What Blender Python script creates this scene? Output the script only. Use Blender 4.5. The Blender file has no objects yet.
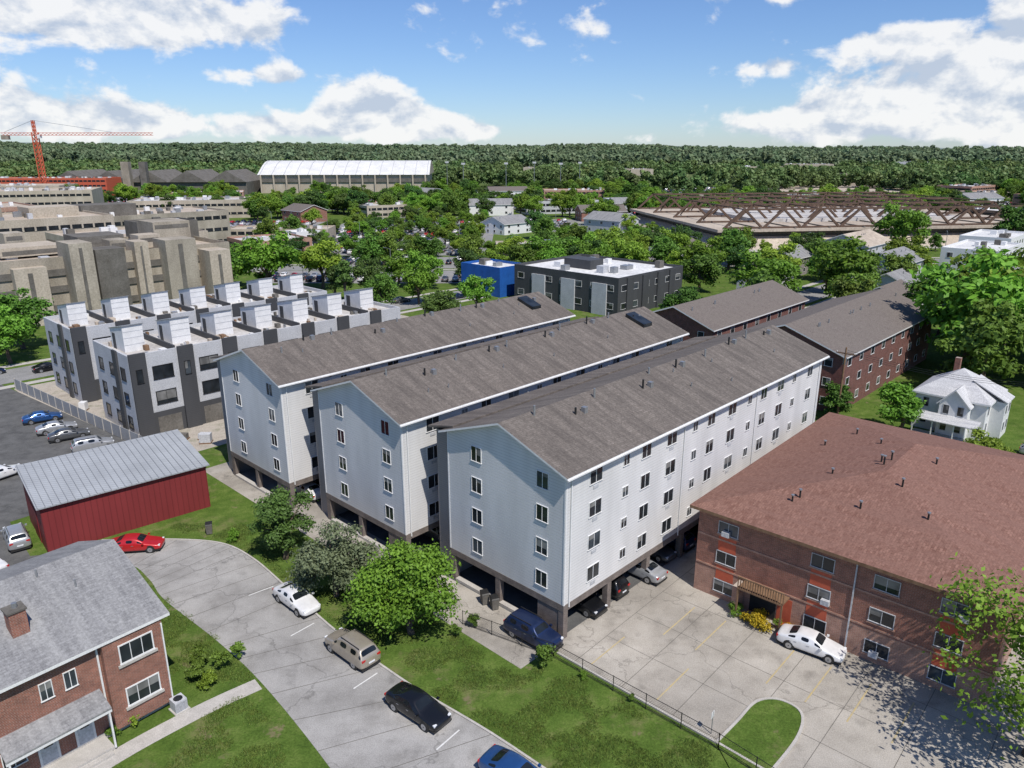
import bpy, bmesh, math, random
import numpy as np
from mathutils import Vector, Matrix, noise
R=random.Random(7)
rad=math.radians
S=bpy.context.scene
COL=S.collection
A_ANG=46.3
ax=(math.cos(rad(A_ANG)),math.sin(rad(A_ANG))); bx=(-ax[1],ax[0])
P0=(3.8,47.9)
def F(a,b,o=P0): return (o[0]+a*ax[0]+b*bx[0], o[1]+a*ax[1]+b*bx[1])

# ---------------------------------------------------------------- materials
def newmat(name):
    m=bpy.data.materials.new(name); m.use_nodes=True
    n=m.node_tree.nodes; l=m.node_tree.links
    return m,n,l,n['Principled BSDF']
def N(n,t,**k):
    x=n.new(t)
    for a,b in k.items(): setattr(x,a,b)
    return x
def ramp(n,stops):
    r=n.new('ShaderNodeValToRGB'); e=r.color_ramp.elements
    while len(e)<len(stops): e.new(0.5)
    for i,(p,c) in enumerate(stops):
        e[i].position=p; e[i].color=(c[0],c[1],c[2],1)
    return r
def math_(n,l,op,a,b=None,c=None):
    m=n.new('ShaderNodeMath'); m.operation=op
    for i,v in enumerate((a,b,c)):
        if v is None: continue
        if isinstance(v,(int,float)): m.inputs[i].default_value=v
        else: l.new(v,m.inputs[i])
    return m.outputs[0]
def mixc(n,l,fac,a,b,mode='MIX'):
    m=n.new('ShaderNodeMix'); m.data_type='RGBA'; m.blend_type=mode
    for s,v in ((0,fac),(6,a),(7,b)):
        if isinstance(v,(int,float)): m.inputs[s].default_value=v
        elif isinstance(v,tuple): m.inputs[s].default_value=(v[0],v[1],v[2],1)
        else: l.new(v,m.inputs[s])
    return m.outputs[2]
def noisy(name,c1,c2,scale=1.0,rough=.85,bump=.0,fine=None,c3=None,metal=0,stretch=None,spec=.3,big=None,crack=0):
    m,n,l,b=newmat(name)
    tc=N(n,'ShaderNodeTexCoord'); src=tc.outputs['Object']
    if stretch:
        mp=N(n,'ShaderNodeMapping'); mp.inputs['Scale'].default_value=stretch; l.new(src,mp.inputs[0]); src2=mp.outputs[0]
    else: src2=src
    t=N(n,'ShaderNodeTexNoise'); t.inputs['Scale'].default_value=scale; t.inputs['Detail'].default_value=8; t.inputs['Roughness'].default_value=.65
    l.new(src2,t.inputs['Vector'])
    st=[(.33,c1),(.67,c2)]
    if c3: st=[(.3,c1),(.52,c2),(.72,c3)]
    r=ramp(n,st); l.new(t.outputs['Fac'],r.inputs[0]); col=r.outputs[0]
    if big:
        t3=N(n,'ShaderNodeTexNoise'); t3.inputs['Scale'].default_value=big[0]; t3.inputs['Detail'].default_value=5
        l.new(src,t3.inputs['Vector'])
        r3=ramp(n,[(.35,(big[1],)*3),(.65,(big[2],)*3)]); l.new(t3.outputs['Fac'],r3.inputs[0])
        col=mixc(n,l,1.0,col,r3.outputs[0],'MULTIPLY')
    if crack:
        mpx=N(n,'ShaderNodeVectorMath',operation='ADD'); tn=N(n,'ShaderNodeTexNoise'); tn.inputs['Scale'].default_value=.8; tn.inputs['Detail'].default_value=5; l.new(src,tn.inputs['Vector'])
        sc=N(n,'ShaderNodeVectorMath',operation='SCALE'); l.new(tn.outputs['Color'],sc.inputs[0]); sc.inputs['Scale'].default_value=2.6
        l.new(src,mpx.inputs[0]); l.new(sc.outputs[0],mpx.inputs[1])
        vo=N(n,'ShaderNodeTexVoronoi',feature='DISTANCE_TO_EDGE'); vo.inputs['Scale'].default_value=crack; l.new(mpx.outputs[0],vo.inputs['Vector'])
        rv=ramp(n,[(0,(.68,)*3),(.005,(.84,)*3),(.009,(1,)*3)]); l.new(vo.outputs['Distance'],rv.inputs[0])
        col=mixc(n,l,1.0,col,rv.outputs[0],'MULTIPLY')
        ts=N(n,'ShaderNodeTexNoise'); ts.inputs['Scale'].default_value=.55; ts.inputs['Detail'].default_value=3; l.new(src,ts.inputs['Vector'])
        rs_=ramp(n,[(.58,(1,)*3),(.74,(.70,)*3)]); l.new(ts.outputs['Fac'],rs_.inputs[0])
        col=mixc(n,l,1.0,col,rs_.outputs[0],'MULTIPLY')
    t2=N(n,'ShaderNodeTexNoise'); t2.inputs['Scale'].default_value=fine or scale*14; t2.inputs['Detail'].default_value=4
    l.new(src,t2.inputs['Vector'])
    r2=ramp(n,[(.3,(.78,)*3),(.7,(1.15,)*3)]); l.new(t2.outputs['Fac'],r2.inputs[0])
    col=mixc(n,l,1.0,col,r2.outputs[0],'MULTIPLY')
    l.new(col,b.inputs['Base Color'])
    b.inputs['Roughness'].default_value=rough; b.inputs['Metallic'].default_value=metal
    b.inputs['Specular IOR Level'].default_value=spec
    if bump:
        bp=N(n,'ShaderNodeBump'); bp.inputs['Strength'].default_value=bump; bp.inputs['Distance'].default_value=.05
        l.new(t2.outputs['Fac'],bp.inputs['Height']); l.new(bp.outputs[0],b.inputs['Normal'])
    return m
def siding(name,c,pitch=.2,vert=False):
    m,n,l,b=newmat(name)
    tc=N(n,'ShaderNodeTexCoord'); sp=N(n,'ShaderNodeSeparateXYZ'); l.new(tc.outputs['Object'],sp.inputs[0])
    src=sp.outputs['Z']
    if vert: src=math_(n,l,'ADD',sp.outputs['X'],sp.outputs['Y'])
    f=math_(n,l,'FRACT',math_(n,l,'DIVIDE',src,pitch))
    r=ramp(n,[(0,(.62,)*3),(.14,(.9,)*3),(.22,(1,)*3),(1,(1.0,)*3)]); l.new(f,r.inputs[0])  # dark edge band: shadow line of each lap painted into the colour
    t=N(n,'ShaderNodeTexNoise'); t.inputs['Scale'].default_value=.5; t.inputs['Detail'].default_value=8
    mp=N(n,'ShaderNodeMapping'); mp.inputs['Scale'].default_value=(1,1,.25); l.new(tc.outputs['Object'],mp.inputs[0]); l.new(mp.outputs[0],t.inputs['Vector'])
    r2=ramp(n,[(.3,tuple(x*.86 for x in c)),(.65,tuple(x*1.04 for x in c))]); l.new(t.outputs['Fac'],r2.inputs[0])
    col=mixc(n,l,1.0,r2.outputs[0],r.outputs[0],'MULTIPLY'); l.new(col,b.inputs['Base Color'])
    b.inputs['Roughness'].default_value=.6; b.inputs['Specular IOR Level'].default_value=.3
    bp=N(n,'ShaderNodeBump'); bp.inputs['Strength'].default_value=.5; bp.inputs['Distance'].default_value=.02
    l.new(f,bp.inputs['Height']); l.new(bp.outputs[0],b.inputs['Normal'])
    return m
def brick(name,c1,c2,mortar,bw=.3,rh=.1):
    m,n,l,b=newmat(name)
    tc=N(n,'ShaderNodeTexCoord'); sp=N(n,'ShaderNodeSeparateXYZ'); l.new(tc.outputs['Object'],sp.inputs[0])
    cb=N(n,'ShaderNodeCombineXYZ'); l.new(math_(n,l,'ADD',sp.outputs['X'],sp.outputs['Y']),cb.inputs[0]); l.new(sp.outputs['Z'],cb.inputs[1])
    t=N(n,'ShaderNodeTexBrick'); l.new(cb.outputs[0],t.inputs['Vector'])
    t.inputs['Color1'].default_value=(*c1,1); t.inputs['Color2'].default_value=(*c2,1); t.inputs['Mortar'].default_value=(*mortar,1)
    t.inputs['Scale'].default_value=1; t.inputs['Brick Width'].default_value=bw; t.inputs['Row Height'].default_value=rh; t.inputs['Mortar Size'].default_value=.009
    t2=N(n,'ShaderNodeTexNoise'); t2.inputs['Scale'].default_value=1.3; t2.inputs['Detail'].default_value=9; t2.inputs['Roughness'].default_value=.7
    l.new(cb.outputs[0],t2.inputs['Vector'])
    r=ramp(n,[(.3,(.7,)*3),(.7,(1.28,)*3)]); l.new(t2.outputs['Fac'],r.inputs[0])
    l.new(mixc(n,l,1.0,t.outputs['Color'],r.outputs[0],'MULTIPLY'),b.inputs['Base Color'])
    b.inputs['Roughness'].default_value=.85
    bp=N(n,'ShaderNodeBump'); bp.inputs['Strength'].default_value=.4; bp.inputs['Distance'].default_value=.01
    l.new(t.outputs['Fac'],bp.inputs['Height']); bp.invert=True; l.new(bp.outputs[0],b.inputs['Normal'])
    return m
def shingle(name,c1,c2,c3,row=.18):
    m,n,l,b=newmat(name)
    tc=N(n,'ShaderNodeTexCoord')
    t=N(n,'ShaderNodeTexBrick'); l.new(tc.outputs['Object'],t.inputs['Vector'])
    t.inputs['Color1'].default_value=(*c1,1); t.inputs['Color2'].default_value=(*c2,1); t.inputs['Mortar'].default_value=(*[x*.6 for x in c1],1)
    t.inputs['Scale'].default_value=1; t.inputs['Brick Width'].default_value=.42; t.inputs['Row Height'].default_value=row; t.inputs['Mortar Size'].default_value=.008
    mp=N(n,'ShaderNodeMapping'); mp.inputs['Scale'].default_value=(1.6,.22,.22); l.new(tc.outputs['Object'],mp.inputs[0])
    t2=N(n,'ShaderNodeTexNoise'); t2.inputs['Scale'].default_value=.8; t2.inputs['Detail'].default_value=9; t2.inputs['Roughness'].default_value=.7
    l.new(mp.outputs[0],t2.inputs['Vector'])
    r=ramp(n,[(.36,(0,)*3),(.62,(1,)*3)]); l.new(t2.outputs['Fac'],r.inputs[0])
    col=mixc(n,l,r.outputs[0],t.outputs['Color'],c3)
    t4=N(n,'ShaderNodeTexNoise'); t4.inputs['Scale'].default_value=6; t4.inputs['Detail'].default_value=6; t4.inputs['Roughness'].default_value=.75; l.new(tc.outputs['Object'],t4.inputs['Vector'])
    r4=ramp(n,[(.3,(.66,)*3),(.7,(1.3,)*3)]); l.new(t4.outputs['Fac'],r4.inputs[0])
    col=mixc(n,l,1.0,col,r4.outputs[0],'MULTIPLY')
    l.new(col,b.inputs['Base Color']); b.inputs['Roughness'].default_value=.9; b.inputs['Specular IOR Level'].default_value=.2
    return m
def glassy(name,c,rough=.08):
    m,n,l,b=newmat(name)
    tc=N(n,'ShaderNodeTexCoord'); t=N(n,'ShaderNodeTexNoise'); t.inputs['Scale'].default_value=.7; l.new(tc.outputs['Object'],t.inputs['Vector'])
    r=ramp(n,[(.35,tuple(x*.6 for x in c)),(.65,tuple(x*1.4 for x in c))]); l.new(t.outputs['Fac'],r.inputs[0]); l.new(r.outputs[0],b.inputs['Base Color'])
    b.inputs['Roughness'].default_value=rough; b.inputs['Specular IOR Level'].default_value=.5
    return m
def paint(name,c,metal=.2):
    m,n,l,b=newmat(name)
    tc=N(n,'ShaderNodeTexCoord'); t=N(n,'ShaderNodeTexNoise'); t.inputs['Scale'].default_value=3; l.new(tc.outputs['Object'],t.inputs['Vector'])
    r=ramp(n,[(.3,tuple(x*.9 for x in c)),(.7,c)]); l.new(t.outputs['Fac'],r.inputs[0]); l.new(r.outputs[0],b.inputs['Base Color'])
    b.inputs['Roughness'].default_value=.32; b.inputs['Metallic'].default_value=metal; b.inputs['Coat Weight'].default_value=.6; b.inputs['Coat Roughness'].default_value=.06
    return m
def leafmat(name,dark,light,trans=.3,hv=.05,patch=None):
    m,n,l,b=newmat(name)
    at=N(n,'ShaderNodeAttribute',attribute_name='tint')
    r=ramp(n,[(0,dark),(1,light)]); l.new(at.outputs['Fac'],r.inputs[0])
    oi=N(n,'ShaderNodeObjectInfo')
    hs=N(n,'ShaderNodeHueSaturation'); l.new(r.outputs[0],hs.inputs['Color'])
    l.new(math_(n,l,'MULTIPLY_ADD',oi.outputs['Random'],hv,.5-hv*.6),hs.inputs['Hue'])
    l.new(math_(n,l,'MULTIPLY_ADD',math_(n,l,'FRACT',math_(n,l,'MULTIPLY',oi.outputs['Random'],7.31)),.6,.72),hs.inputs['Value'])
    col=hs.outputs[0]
    if patch:
        ge=N(n,'ShaderNodeNewGeometry'); t=N(n,'ShaderNodeTexNoise'); t.inputs['Scale'].default_value=.006; t.inputs['Detail'].default_value=6; l.new(ge.outputs['Position'],t.inputs['Vector'])
        rp=ramp(n,[(.42,(0,)*3),(.6,(.7,)*3)]); l.new(t.outputs['Fac'],rp.inputs[0]); col=mixc(n,l,rp.outputs[0],col,patch)
    l.new(col,b.inputs['Base Color']); b.inputs['Roughness'].default_value=.55; b.inputs['Specular IOR Level'].default_value=.25
    tr=N(n,'ShaderNodeBsdfTranslucent'); l.new(col,tr.inputs[0])
    mx=N(n,'ShaderNodeMixShader'); mx.inputs[0].default_value=trans
    l.new(b.outputs[0],mx.inputs[1]); l.new(tr.outputs[0],mx.inputs[2])
    l.new(mx.outputs[0],n['Material Output'].inputs[0])
    return m
M={}
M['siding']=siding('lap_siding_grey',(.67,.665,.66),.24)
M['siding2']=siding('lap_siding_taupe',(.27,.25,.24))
M['white']=noisy('white_trim',(.66,.66,.66),(.76,.76,.75),2,.5)
M['roofgrey']=shingle('asphalt_shingle_brown_grey',(.155,.134,.118),(.205,.18,.16),(.104,.091,.082))
M['roofred']=shingle('asphalt_shingle_red',(.165,.082,.062),(.26,.145,.112),(.20,.11,.087))
M['roofslate']=shingle('asphalt_shingle_grey',(.16,.16,.165),(.23,.23,.235),(.27,.27,.27))
M['roofbrown']=shingle('asphalt_shingle_brown',(.13,.11,.10),(.18,.155,.14),(.155,.135,.12))
M['rooflight']=shingle('asphalt_shingle_light',(.5,.5,.5),(.6,.6,.6),(.42,.42,.43))
M['brick']=brick('red_brick',(.28,.105,.068),(.19,.073,.05),(.3,.24,.2))
M['brick2']=brick('pale_brick',(.38,.20,.14),(.30,.15,.105),(.4,.34,.29))
M['brickdk']=brick('brown_brick',(.17,.135,.12),(.13,.105,.092),(.22,.2,.18))
M['brickmar']=brick('maroon_brick',(.17,.055,.045),(.12,.042,.036),(.2,.15,.13))
M['redpanel']=noisy('red_panel',(.42,.085,.045),(.5,.115,.06),2,.6)
M['redmetal']=siding('red_metal_cladding',(.20,.03,.032),.5,True)
M['metalroof']=siding('ribbed_metal_roof',(.33,.35,.37),.45,True)
M['glass']=glassy('window_glass_dark',(.02,.024,.028))
M['glass2']=glassy('window_glass_blinds',(.17,.17,.165),.25)
M['glass3']=glassy('window_glass_mid',(.05,.06,.07))
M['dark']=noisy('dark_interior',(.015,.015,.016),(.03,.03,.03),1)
M['steel']=noisy('galvanised_steel',(.3,.31,.32),(.42,.43,.44),5,.4,metal=.6)
M['black']=noisy('black_metal',(.012,.012,.012),(.03,.03,.03),5,.5)
M['concrete']=noisy('concrete_paving',(.29,.265,.23),(.39,.36,.315),.35,.9,.3,fine=14,c3=(.44,.41,.365),big=(.12,.74,1.06),crack=.13)
M['road']=noisy('driveway_concrete',(.27,.26,.245),(.345,.335,.32),.4,.9,.2,fine=16,c3=(.38,.37,.355),big=(.1,.78,1.06),crack=.1)
M['asphalt']=noisy('asphalt',(.07,.07,.07),(.11,.11,.108),.5,.9,.3,fine=12,c3=(.14,.14,.138),crack=.15)
M['street']=noisy('street_asphalt',(.2,.2,.195),(.28,.275,.27),.3,.9)
M['gravel']=noisy('gravel_yard',(.28,.25,.21),(.40,.36,.31),.4,.95,c3=(.2,.2,.14))
M['kerb']=noisy('kerb_concrete',(.38,.36,.33),(.48,.455,.42),1.2,.9)
M['cwall']=noisy('weathered_concrete',(.25,.22,.175),(.40,.36,.295),.25,.9,stretch=(1,1,.4),big=(.06,.75,1.1))
M['cwarm']=noisy('buff_precast_concrete',(.36,.31,.245),(.47,.415,.34),.2,.85,stretch=(1,1,.4))
M['cdark']=noisy('dark_concrete',(.10,.092,.08),(.16,.15,.135),.3,.9)
M['charcoal']=siding('charcoal_cladding',(.065,.067,.072),.25)
M['ltgrey']=noisy('light_render',(.42,.43,.45),(.50,.51,.53),.5,.7)
M['membrane']=noisy('roof_membrane',(.34,.32,.30),(.50,.48,.46),.25,.8,c3=(.6,.59,.57))
M['whiteroof']=noisy('white_roof_membrane',(.56,.56,.55),(.70,.70,.69),.12,.7)
M['tanroof']=noisy('tan_roof',(.37,.31,.25),(.48,.415,.34),.08,.85)
M['wrap']=noisy('white_house_wrap',(.62,.62,.62),(.74,.74,.74),1.2,.5)
M['blue']=noisy('blue_cladding',(.015,.08,.30),(.02,.11,.4),.6,.5)
M['rust']=noisy('rusted_steel',(.085,.055,.04),(.14,.09,.065),.4,.8)
M['cranered']=noisy('crane_red_paint',(.5,.10,.05),(.6,.14,.07),.5,.5)
M['wood']=noisy('wood',(.14,.08,.045),(.24,.15,.09),2,.8,stretch=(1,1,.2))
M['bark']=noisy('bark',(.07,.052,.04),(.14,.11,.085),3,.9,.5,stretch=(1,1,.2))
M['yellow']=noisy('yellow_line_paint',(.48,.37,.16),(.38,.33,.23),3,.7)
M['linewhite']=noisy('white_line_paint',(.55,.55,.53),(.7,.7,.68),3,.7)
M['fencegrey']=siding('grey_board_fence',(.33,.33,.33),.3,True)
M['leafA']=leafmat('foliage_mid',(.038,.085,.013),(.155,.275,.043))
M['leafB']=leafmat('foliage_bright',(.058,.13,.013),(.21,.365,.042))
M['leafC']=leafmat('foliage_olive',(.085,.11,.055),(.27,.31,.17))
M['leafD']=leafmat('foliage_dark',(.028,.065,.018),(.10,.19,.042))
M['leafF']=leafmat('foliage_distant',(.05,.095,.035),(.15,.235,.075),.25,.06,patch=(.14,.20,.065))  # duller greens: slight distance haze mixed into the leaf colour
M['leafG']=leafmat('foliage_far',(.075,.12,.065),(.165,.23,.115),.25,.05,patch=(.16,.21,.11))  # paler, greyer greens: stronger aerial haze painted into the leaf colour
M['grassblade']=leafmat('grass_blades',(.065,.11,.022),(.18,.26,.055))
M['flower']=leafmat('yellow_flowers',(.12,.14,.02),(.75,.48,.03))

# ---------------------------------------------------------------- geometry helpers
def empty(name,loc=(0,0,0),ang=0):
    e=bpy.data.objects.new(name,None); e.location=loc; e.rotation_euler[2]=rad(ang); COL.objects.link(e); e.empty_display_size=.5
    return e
class Bld:
    def __init__(s,name,x,y,ang=A_ANG,z=0):
        s.name=name; s.x=x; s.y=y; s.z=z; s.ang=ang; s.parts={}
    def _p(s,part): return s.parts.setdefault(part,[[],[],[],[]])
    def poly(s,part,mat,pts):
        v,f,mi,ml=s._p(part)
        if mat not in ml: ml.append(mat)
        k=len(v); v.extend([tuple(p) for p in pts]); f.append(tuple(range(k,k+len(pts)))); mi.append(ml.index(mat))
    def hexa(s,part,mat,p):
        v,f,mi,ml=s._p(part)
        if mat not in ml: ml.append(mat)
        k=len(v); v.extend([tuple(q) for q in p]); j=ml.index(mat)
        for q in ((0,3,2,1),(4,5,6,7),(0,1,5,4),(1,2,6,5),(2,3,7,6),(3,0,4,7)):
            f.append(tuple(k+i for i in q)); mi.append(j)
    def box(s,part,mat,x0,x1,y0,y1,z0,z1):
        s.hexa(part,mat,[(x0,y0,z0),(x1,y0,z0),(x1,y1,z0),(x0,y1,z0),(x0,y0,z1),(x1,y0,z1),(x1,y1,z1),(x0,y1,z1)])
    def fbox(s,part,mat,f,s0,s1,n0,n1,z0,z1):
        ox,oy,ux,uy,nx,ny=f
        g=lambda a,b,z:(ox+ux*a+nx*b,oy+uy*a+ny*b,z)
        s.hexa(part,mat,[g(s0,n0,z0),g(s1,n0,z0),g(s1,n1,z0),g(s0,n1,z0),g(s0,n0,z1),g(s1,n0,z1),g(s1,n1,z1),g(s0,n1,z1)])
    def beam(s,part,mat,p,q,t):
        p=Vector(p); q=Vector(q); d=(q-p).normalized()
        u=d.cross(Vector((0,0,1)));
        if u.length<.01: u=Vector((1,0,0))
        u.normalize(); w=d.cross(u).normalized(); u*=t/2; w*=t/2
        s.hexa(part,mat,[p-u-w,p+u-w,p+u+w,p-u+w,q-u-w,q+u-w,q+u+w,q-u+w])
    def cyl(s,part,mat,x,y,z0,z1,r,r1=None,n=10):
        r1=r if r1 is None else r1
        a=[(x+r*math.cos(2*math.pi*i/n),y+r*math.sin(2*math.pi*i/n),z0) for i in range(n)]
        b=[(x+r1*math.cos(2*math.pi*i/n),y+r1*math.sin(2*math.pi*i/n),z1) for i in range(n)]
        for i in range(n):
            j=(i+1)%n; s.poly(part,mat,[a[i],a[j],b[j],b[i]])
        s.poly(part,mat,b)
    def window(s,f,c,z,w,h,frame='white',div=1,fr=.05,sill=True):
        gl=R.choice(['glass','glass','glass','glass3','glass']) 
        s.fbox('windows',gl,f,c-w/2+fr,c+w/2-fr,.004,.02,z-h/2+fr,z+h/2-fr)
        s.fbox('windows',frame,f,c-w/2,c+w/2,.002,.06,z+h/2-fr,z+h/2)
        s.fbox('windows',frame,f,c-w/2-.03,c+w/2+.03,.002,.09,z-h/2,z-h/2+fr)
        s.fbox('windows',frame,f,c-w/2,c-w/2+fr,.002,.058,z-h/2+fr,z+h/2-fr)
        s.fbox('windows',frame,f,c+w/2-fr,c+w/2,.002,.058,z-h/2+fr,z+h/2-fr)
        for i in range(1,div+1):
            k=c-w/2+w*i/(div+1); s.fbox('windows',frame,f,k-.02,k+.02,.021,.05,z-h/2+fr,z+h/2-fr)
        if R.random()<.4:
            zb=z+h/2-fr-R.uniform(.2,.7)*h; s.fbox('windows','glass2',f,c-w/2+fr+.01,(c if R.random()<.4 else c+w/2-fr-.01),.0205,.025,zb,z+h/2-fr-.01)
    def gable(s,part,mat,x0,x1,y0,y1,ze,zr,ov=.45,th=.16,fascia='white',wall=None,ym=None):
        ym=(y0+y1)/2 if ym is None else ym
        k0=(zr-ze)/(ym-y0); k1=(zr-ze)/(y1-ym)
        X0=x0-ov; X1=x1+ov; a=(y0-ov,ze-k0*ov+.1); b=(ym,zr+.1); c=(y1+ov,ze-k1*ov+.1)
        for (p,q) in ((a,b),(b,c)):
            s.poly(part,mat,[(X0,p[0],p[1]),(X1,p[0],p[1]),(X1,q[0],q[1]),(X0,q[0],q[1])])
            s.poly(part,fascia,[(X0,p[0],p[1]-th),(X1,p[0],p[1]-th),(X1,q[0],q[1]-th),(X0,q[0],q[1]-th)])
            for X in (X0,X1): s.poly(part,fascia,[(X,p[0],p[1]),(X,q[0],q[1]),(X,q[0],q[1]-th),(X,p[0],p[1]-th)])
        for p in (a,c): s.poly(part,fascia,[(X0,p[0],p[1]),(X1,p[0],p[1]),(X1,p[0],p[1]-th),(X0,p[0],p[1]-th)])
        if wall:
            for X in (x0,x1): s.poly('walls',wall,[(X,y0,ze),(X,y1,ze),(X,ym,zr-.02)])
    def hip(s,part,mat,x0,x1,y0,y1,ze,zr,ov=.5,fascia='white'):
        X0,X1,Y0,Y1=x0-ov,x1+ov,y0-ov,y1+ov
        hw=min(X1-X0,Y1-Y0)/2
        if (X1-X0)>=(Y1-Y0): r0=(X0+hw,(Y0+Y1)/2,zr); r1=(X1-hw,(Y0+Y1)/2,zr)
        else: r0=((X0+X1)/2,Y0+hw,zr); r1=((X0+X1)/2,Y1-hw,zr)
        c=[(X0,Y0,ze),(X1,Y0,ze),(X1,Y1,ze),(X0,Y1,ze)]
        if (X1-X0)>=(Y1-Y0):
            fs=[[c[0],c[1],r1,r0],[c[1],c[2],r1],[c[2],c[3],r0,r1],[c[3],c[0],r0]]
        else:
            fs=[[c[0],c[1],r0],[c[1],c[2],r1,r0],[c[2],c[3],r1],[c[3],c[0],r0,r1]]
        for q in fs: s.poly(part,mat,q)
        for i in range(4):
            p,q=c[i],c[(i+1)%4]; s.poly(part,fascia,[p,q,(q[0],q[1],ze-.25),(p[0],p[1],ze-.25)])
        s.poly(part,fascia,[(p[0],p[1],ze-.25) for p in c])
    def finish(s,smooth=False):
        if len(s.parts)==1:
            root=None
        else: root=empty(s.name,(s.x,s.y,s.z),s.ang)
        for k,(v,f,mi,ml) in s.parts.items():
            me=bpy.data.meshes.new(k); me.from_pydata(v,[],f); me.polygons.foreach_set('material_index',mi)
            for q in ml: me.materials.append(M[q] if isinstance(q,str) else q)
            me.update()
            o=bpy.data.objects.new(k if root else s.name,me); COL.objects.link(o)
            if root: o.parent=root
            else: o.location=(s.x,s.y,s.z); o.rotation_euler[2]=rad(s.ang); root=o
        return root
def sheet(name,pts,z,mat):
    b=Bld(name,0,0,0); b.poly('s',mat,[(p[0],p[1],z) for p in pts]); o=b.finish()
    bm=bmesh.new(); bm.from_mesh(o.data); bmesh.ops.triangulate(bm,faces=bm.faces); bmesh.ops.recalc_face_normals(bm,faces=bm.faces)
    if bm.faces[0].normal.z<0: bmesh.ops.reverse_faces(bm,faces=bm.faces)
    bm.to_mesh(o.data); bm.free(); return o
def smooth_line(pts,n=6):
    out=[]
    P=[pts[0]]+list(pts)+[pts[-1]]
    for i in range(1,len(P)-2):
        p0,p1,p2,p3=[Vector(q) for q in P[i-1:i+3]]
        for j in range(n):
            t=j/n
            q=.5*((2*p1)+(p2-p0)*t+(2*p0-5*p1+4*p2-p3)*t*t+(3*p1-p0-3*p2+p3)*t**3); out.append((q.x,q.y))
    out.append(tuple(pts[-1])); return out
def ribbon(name,pts,w,z,mat,h=0):
    L=[];Rr=[]
    for i,p in enumerate(pts):
        a=Vector(pts[max(0,i-1)]); b=Vector(pts[min(len(pts)-1,i+1)]); d=(b-a).normalized(); n=Vector((-d.y,d.x))*w/2
        L.append((p[0]+n.x,p[1]+n.y)); Rr.append((p[0]-n.x,p[1]-n.y))
    b=Bld(name,0,0,0)
    for i in range(len(pts)-1):
        b.poly('s',mat,[(*L[i],z),(*Rr[i],z),(*Rr[i+1],z),(*L[i+1],z)])
        if h:
            b.poly('s',mat,[(*L[i],z),(*L[i+1],z),(*L[i+1],z-h),(*L[i],z-h)]); b.poly('s',mat,[(*Rr[i],z),(*Rr[i+1],z),(*Rr[i+1],z-h),(*Rr[i],z-h)])
    if h:
        for k in (0,-1): b.poly('s',mat,[(*L[k],z),(*Rr[k],z),(*Rr[k],z-h),(*L[k],z-h)])
    return b.finish()

# ---------------------------------------------------------------- terrain
def sst(a,b,x):
    t=max(0,min(1,(x-a)/(b-a))); return t*t*(3-2*t)
def terrain(x,y):
    if y<650: return 0.0
    z=sst(700,2300,y)*(23+16*noise.noise(Vector((x/420,y/500,0)))-x*.004)
    z+=sst(3200,6000,y)*(38+34*noise.noise(Vector((x/1300,3,0))))
    return max(z,0)
ys=list(range(-300,651,50))+list(range(700,3000,60))+list(range(3100,9500,300))
xs=list(range(-9000,-2500,500))+list(range(-2500,2501,100))+list(range(3000,9001,500))
v=[(x,y,terrain(x,y)) for y in ys for x in xs]; nx=len(xs)
f=[(j*nx+i,j*nx+i+1,(j+1)*nx+i+1,(j+1)*nx+i) for j in range(len(ys)-1) for i in range(nx-1)]
me=bpy.data.meshes.new('ground'); me.from_pydata(v,[],f); me.update()
m,n,l,b=newmat('ground_grass')
tc=N(n,'ShaderNodeTexCoord'); src=tc.outputs['Object']
def nz(sc,det=8,ro=.65):
    t=N(n,'ShaderNodeTexNoise'); t.inputs['Scale'].default_value=sc; t.inputs['Detail'].default_value=det; t.inputs['Roughness'].default_value=ro; l.new(src,t.inputs['Vector']); return t.outputs['Fac']
r1=ramp(n,[(.3,(.045,.085,.014)),(.5,(.085,.14,.025)),(.68,(.145,.195,.048))]); l.new(nz(.5,10,.78),r1.inputs[0])
r2=ramp(n,[(.3,(.6,)*3),(.7,(1.28,)*3)]); l.new(nz(7,6,.7),r2.inputs[0])
c=mixc(n,l,1.0,r1.outputs[0],r2.outputs[0],'MULTIPLY')
r3=ramp(n,[(.54,(0,)*3),(.66,(.65,)*3)]); l.new(nz(.22,8,.75),r3.inputs[0])
c=mixc(n,l,r3.outputs[0],c,(.19,.175,.08))
r3=ramp(n,[(.63,(0,)*3),(.69,(.8,)*3)]); l.new(nz(.45,6,.6),r3.inputs[0])
c=mixc(n,l,r3.outputs[0],c,(.21,.16,.105))
sp=N(n,'ShaderNodeSeparateXYZ'); l.new(src,sp.inputs[0])
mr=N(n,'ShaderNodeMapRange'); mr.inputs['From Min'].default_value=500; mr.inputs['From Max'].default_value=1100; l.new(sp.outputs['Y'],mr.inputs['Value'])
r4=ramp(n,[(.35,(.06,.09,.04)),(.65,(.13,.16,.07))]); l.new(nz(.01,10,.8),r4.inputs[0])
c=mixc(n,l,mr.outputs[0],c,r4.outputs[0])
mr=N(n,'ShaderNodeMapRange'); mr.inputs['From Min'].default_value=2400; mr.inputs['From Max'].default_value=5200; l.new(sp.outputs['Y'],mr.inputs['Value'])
r5=ramp(n,[(.4,(.15,.20,.21)),(.6,(.26,.30,.27))]); l.new(nz(.002,8,.8),r5.inputs[0])  # blue-grey with distance: aerial haze painted into the far ground colour
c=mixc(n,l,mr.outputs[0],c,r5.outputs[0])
l.new(c,b.inputs['Base Color']); b.inputs['Roughness'].default_value=.95; b.inputs['Specular IOR Level'].default_value=.1
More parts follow.
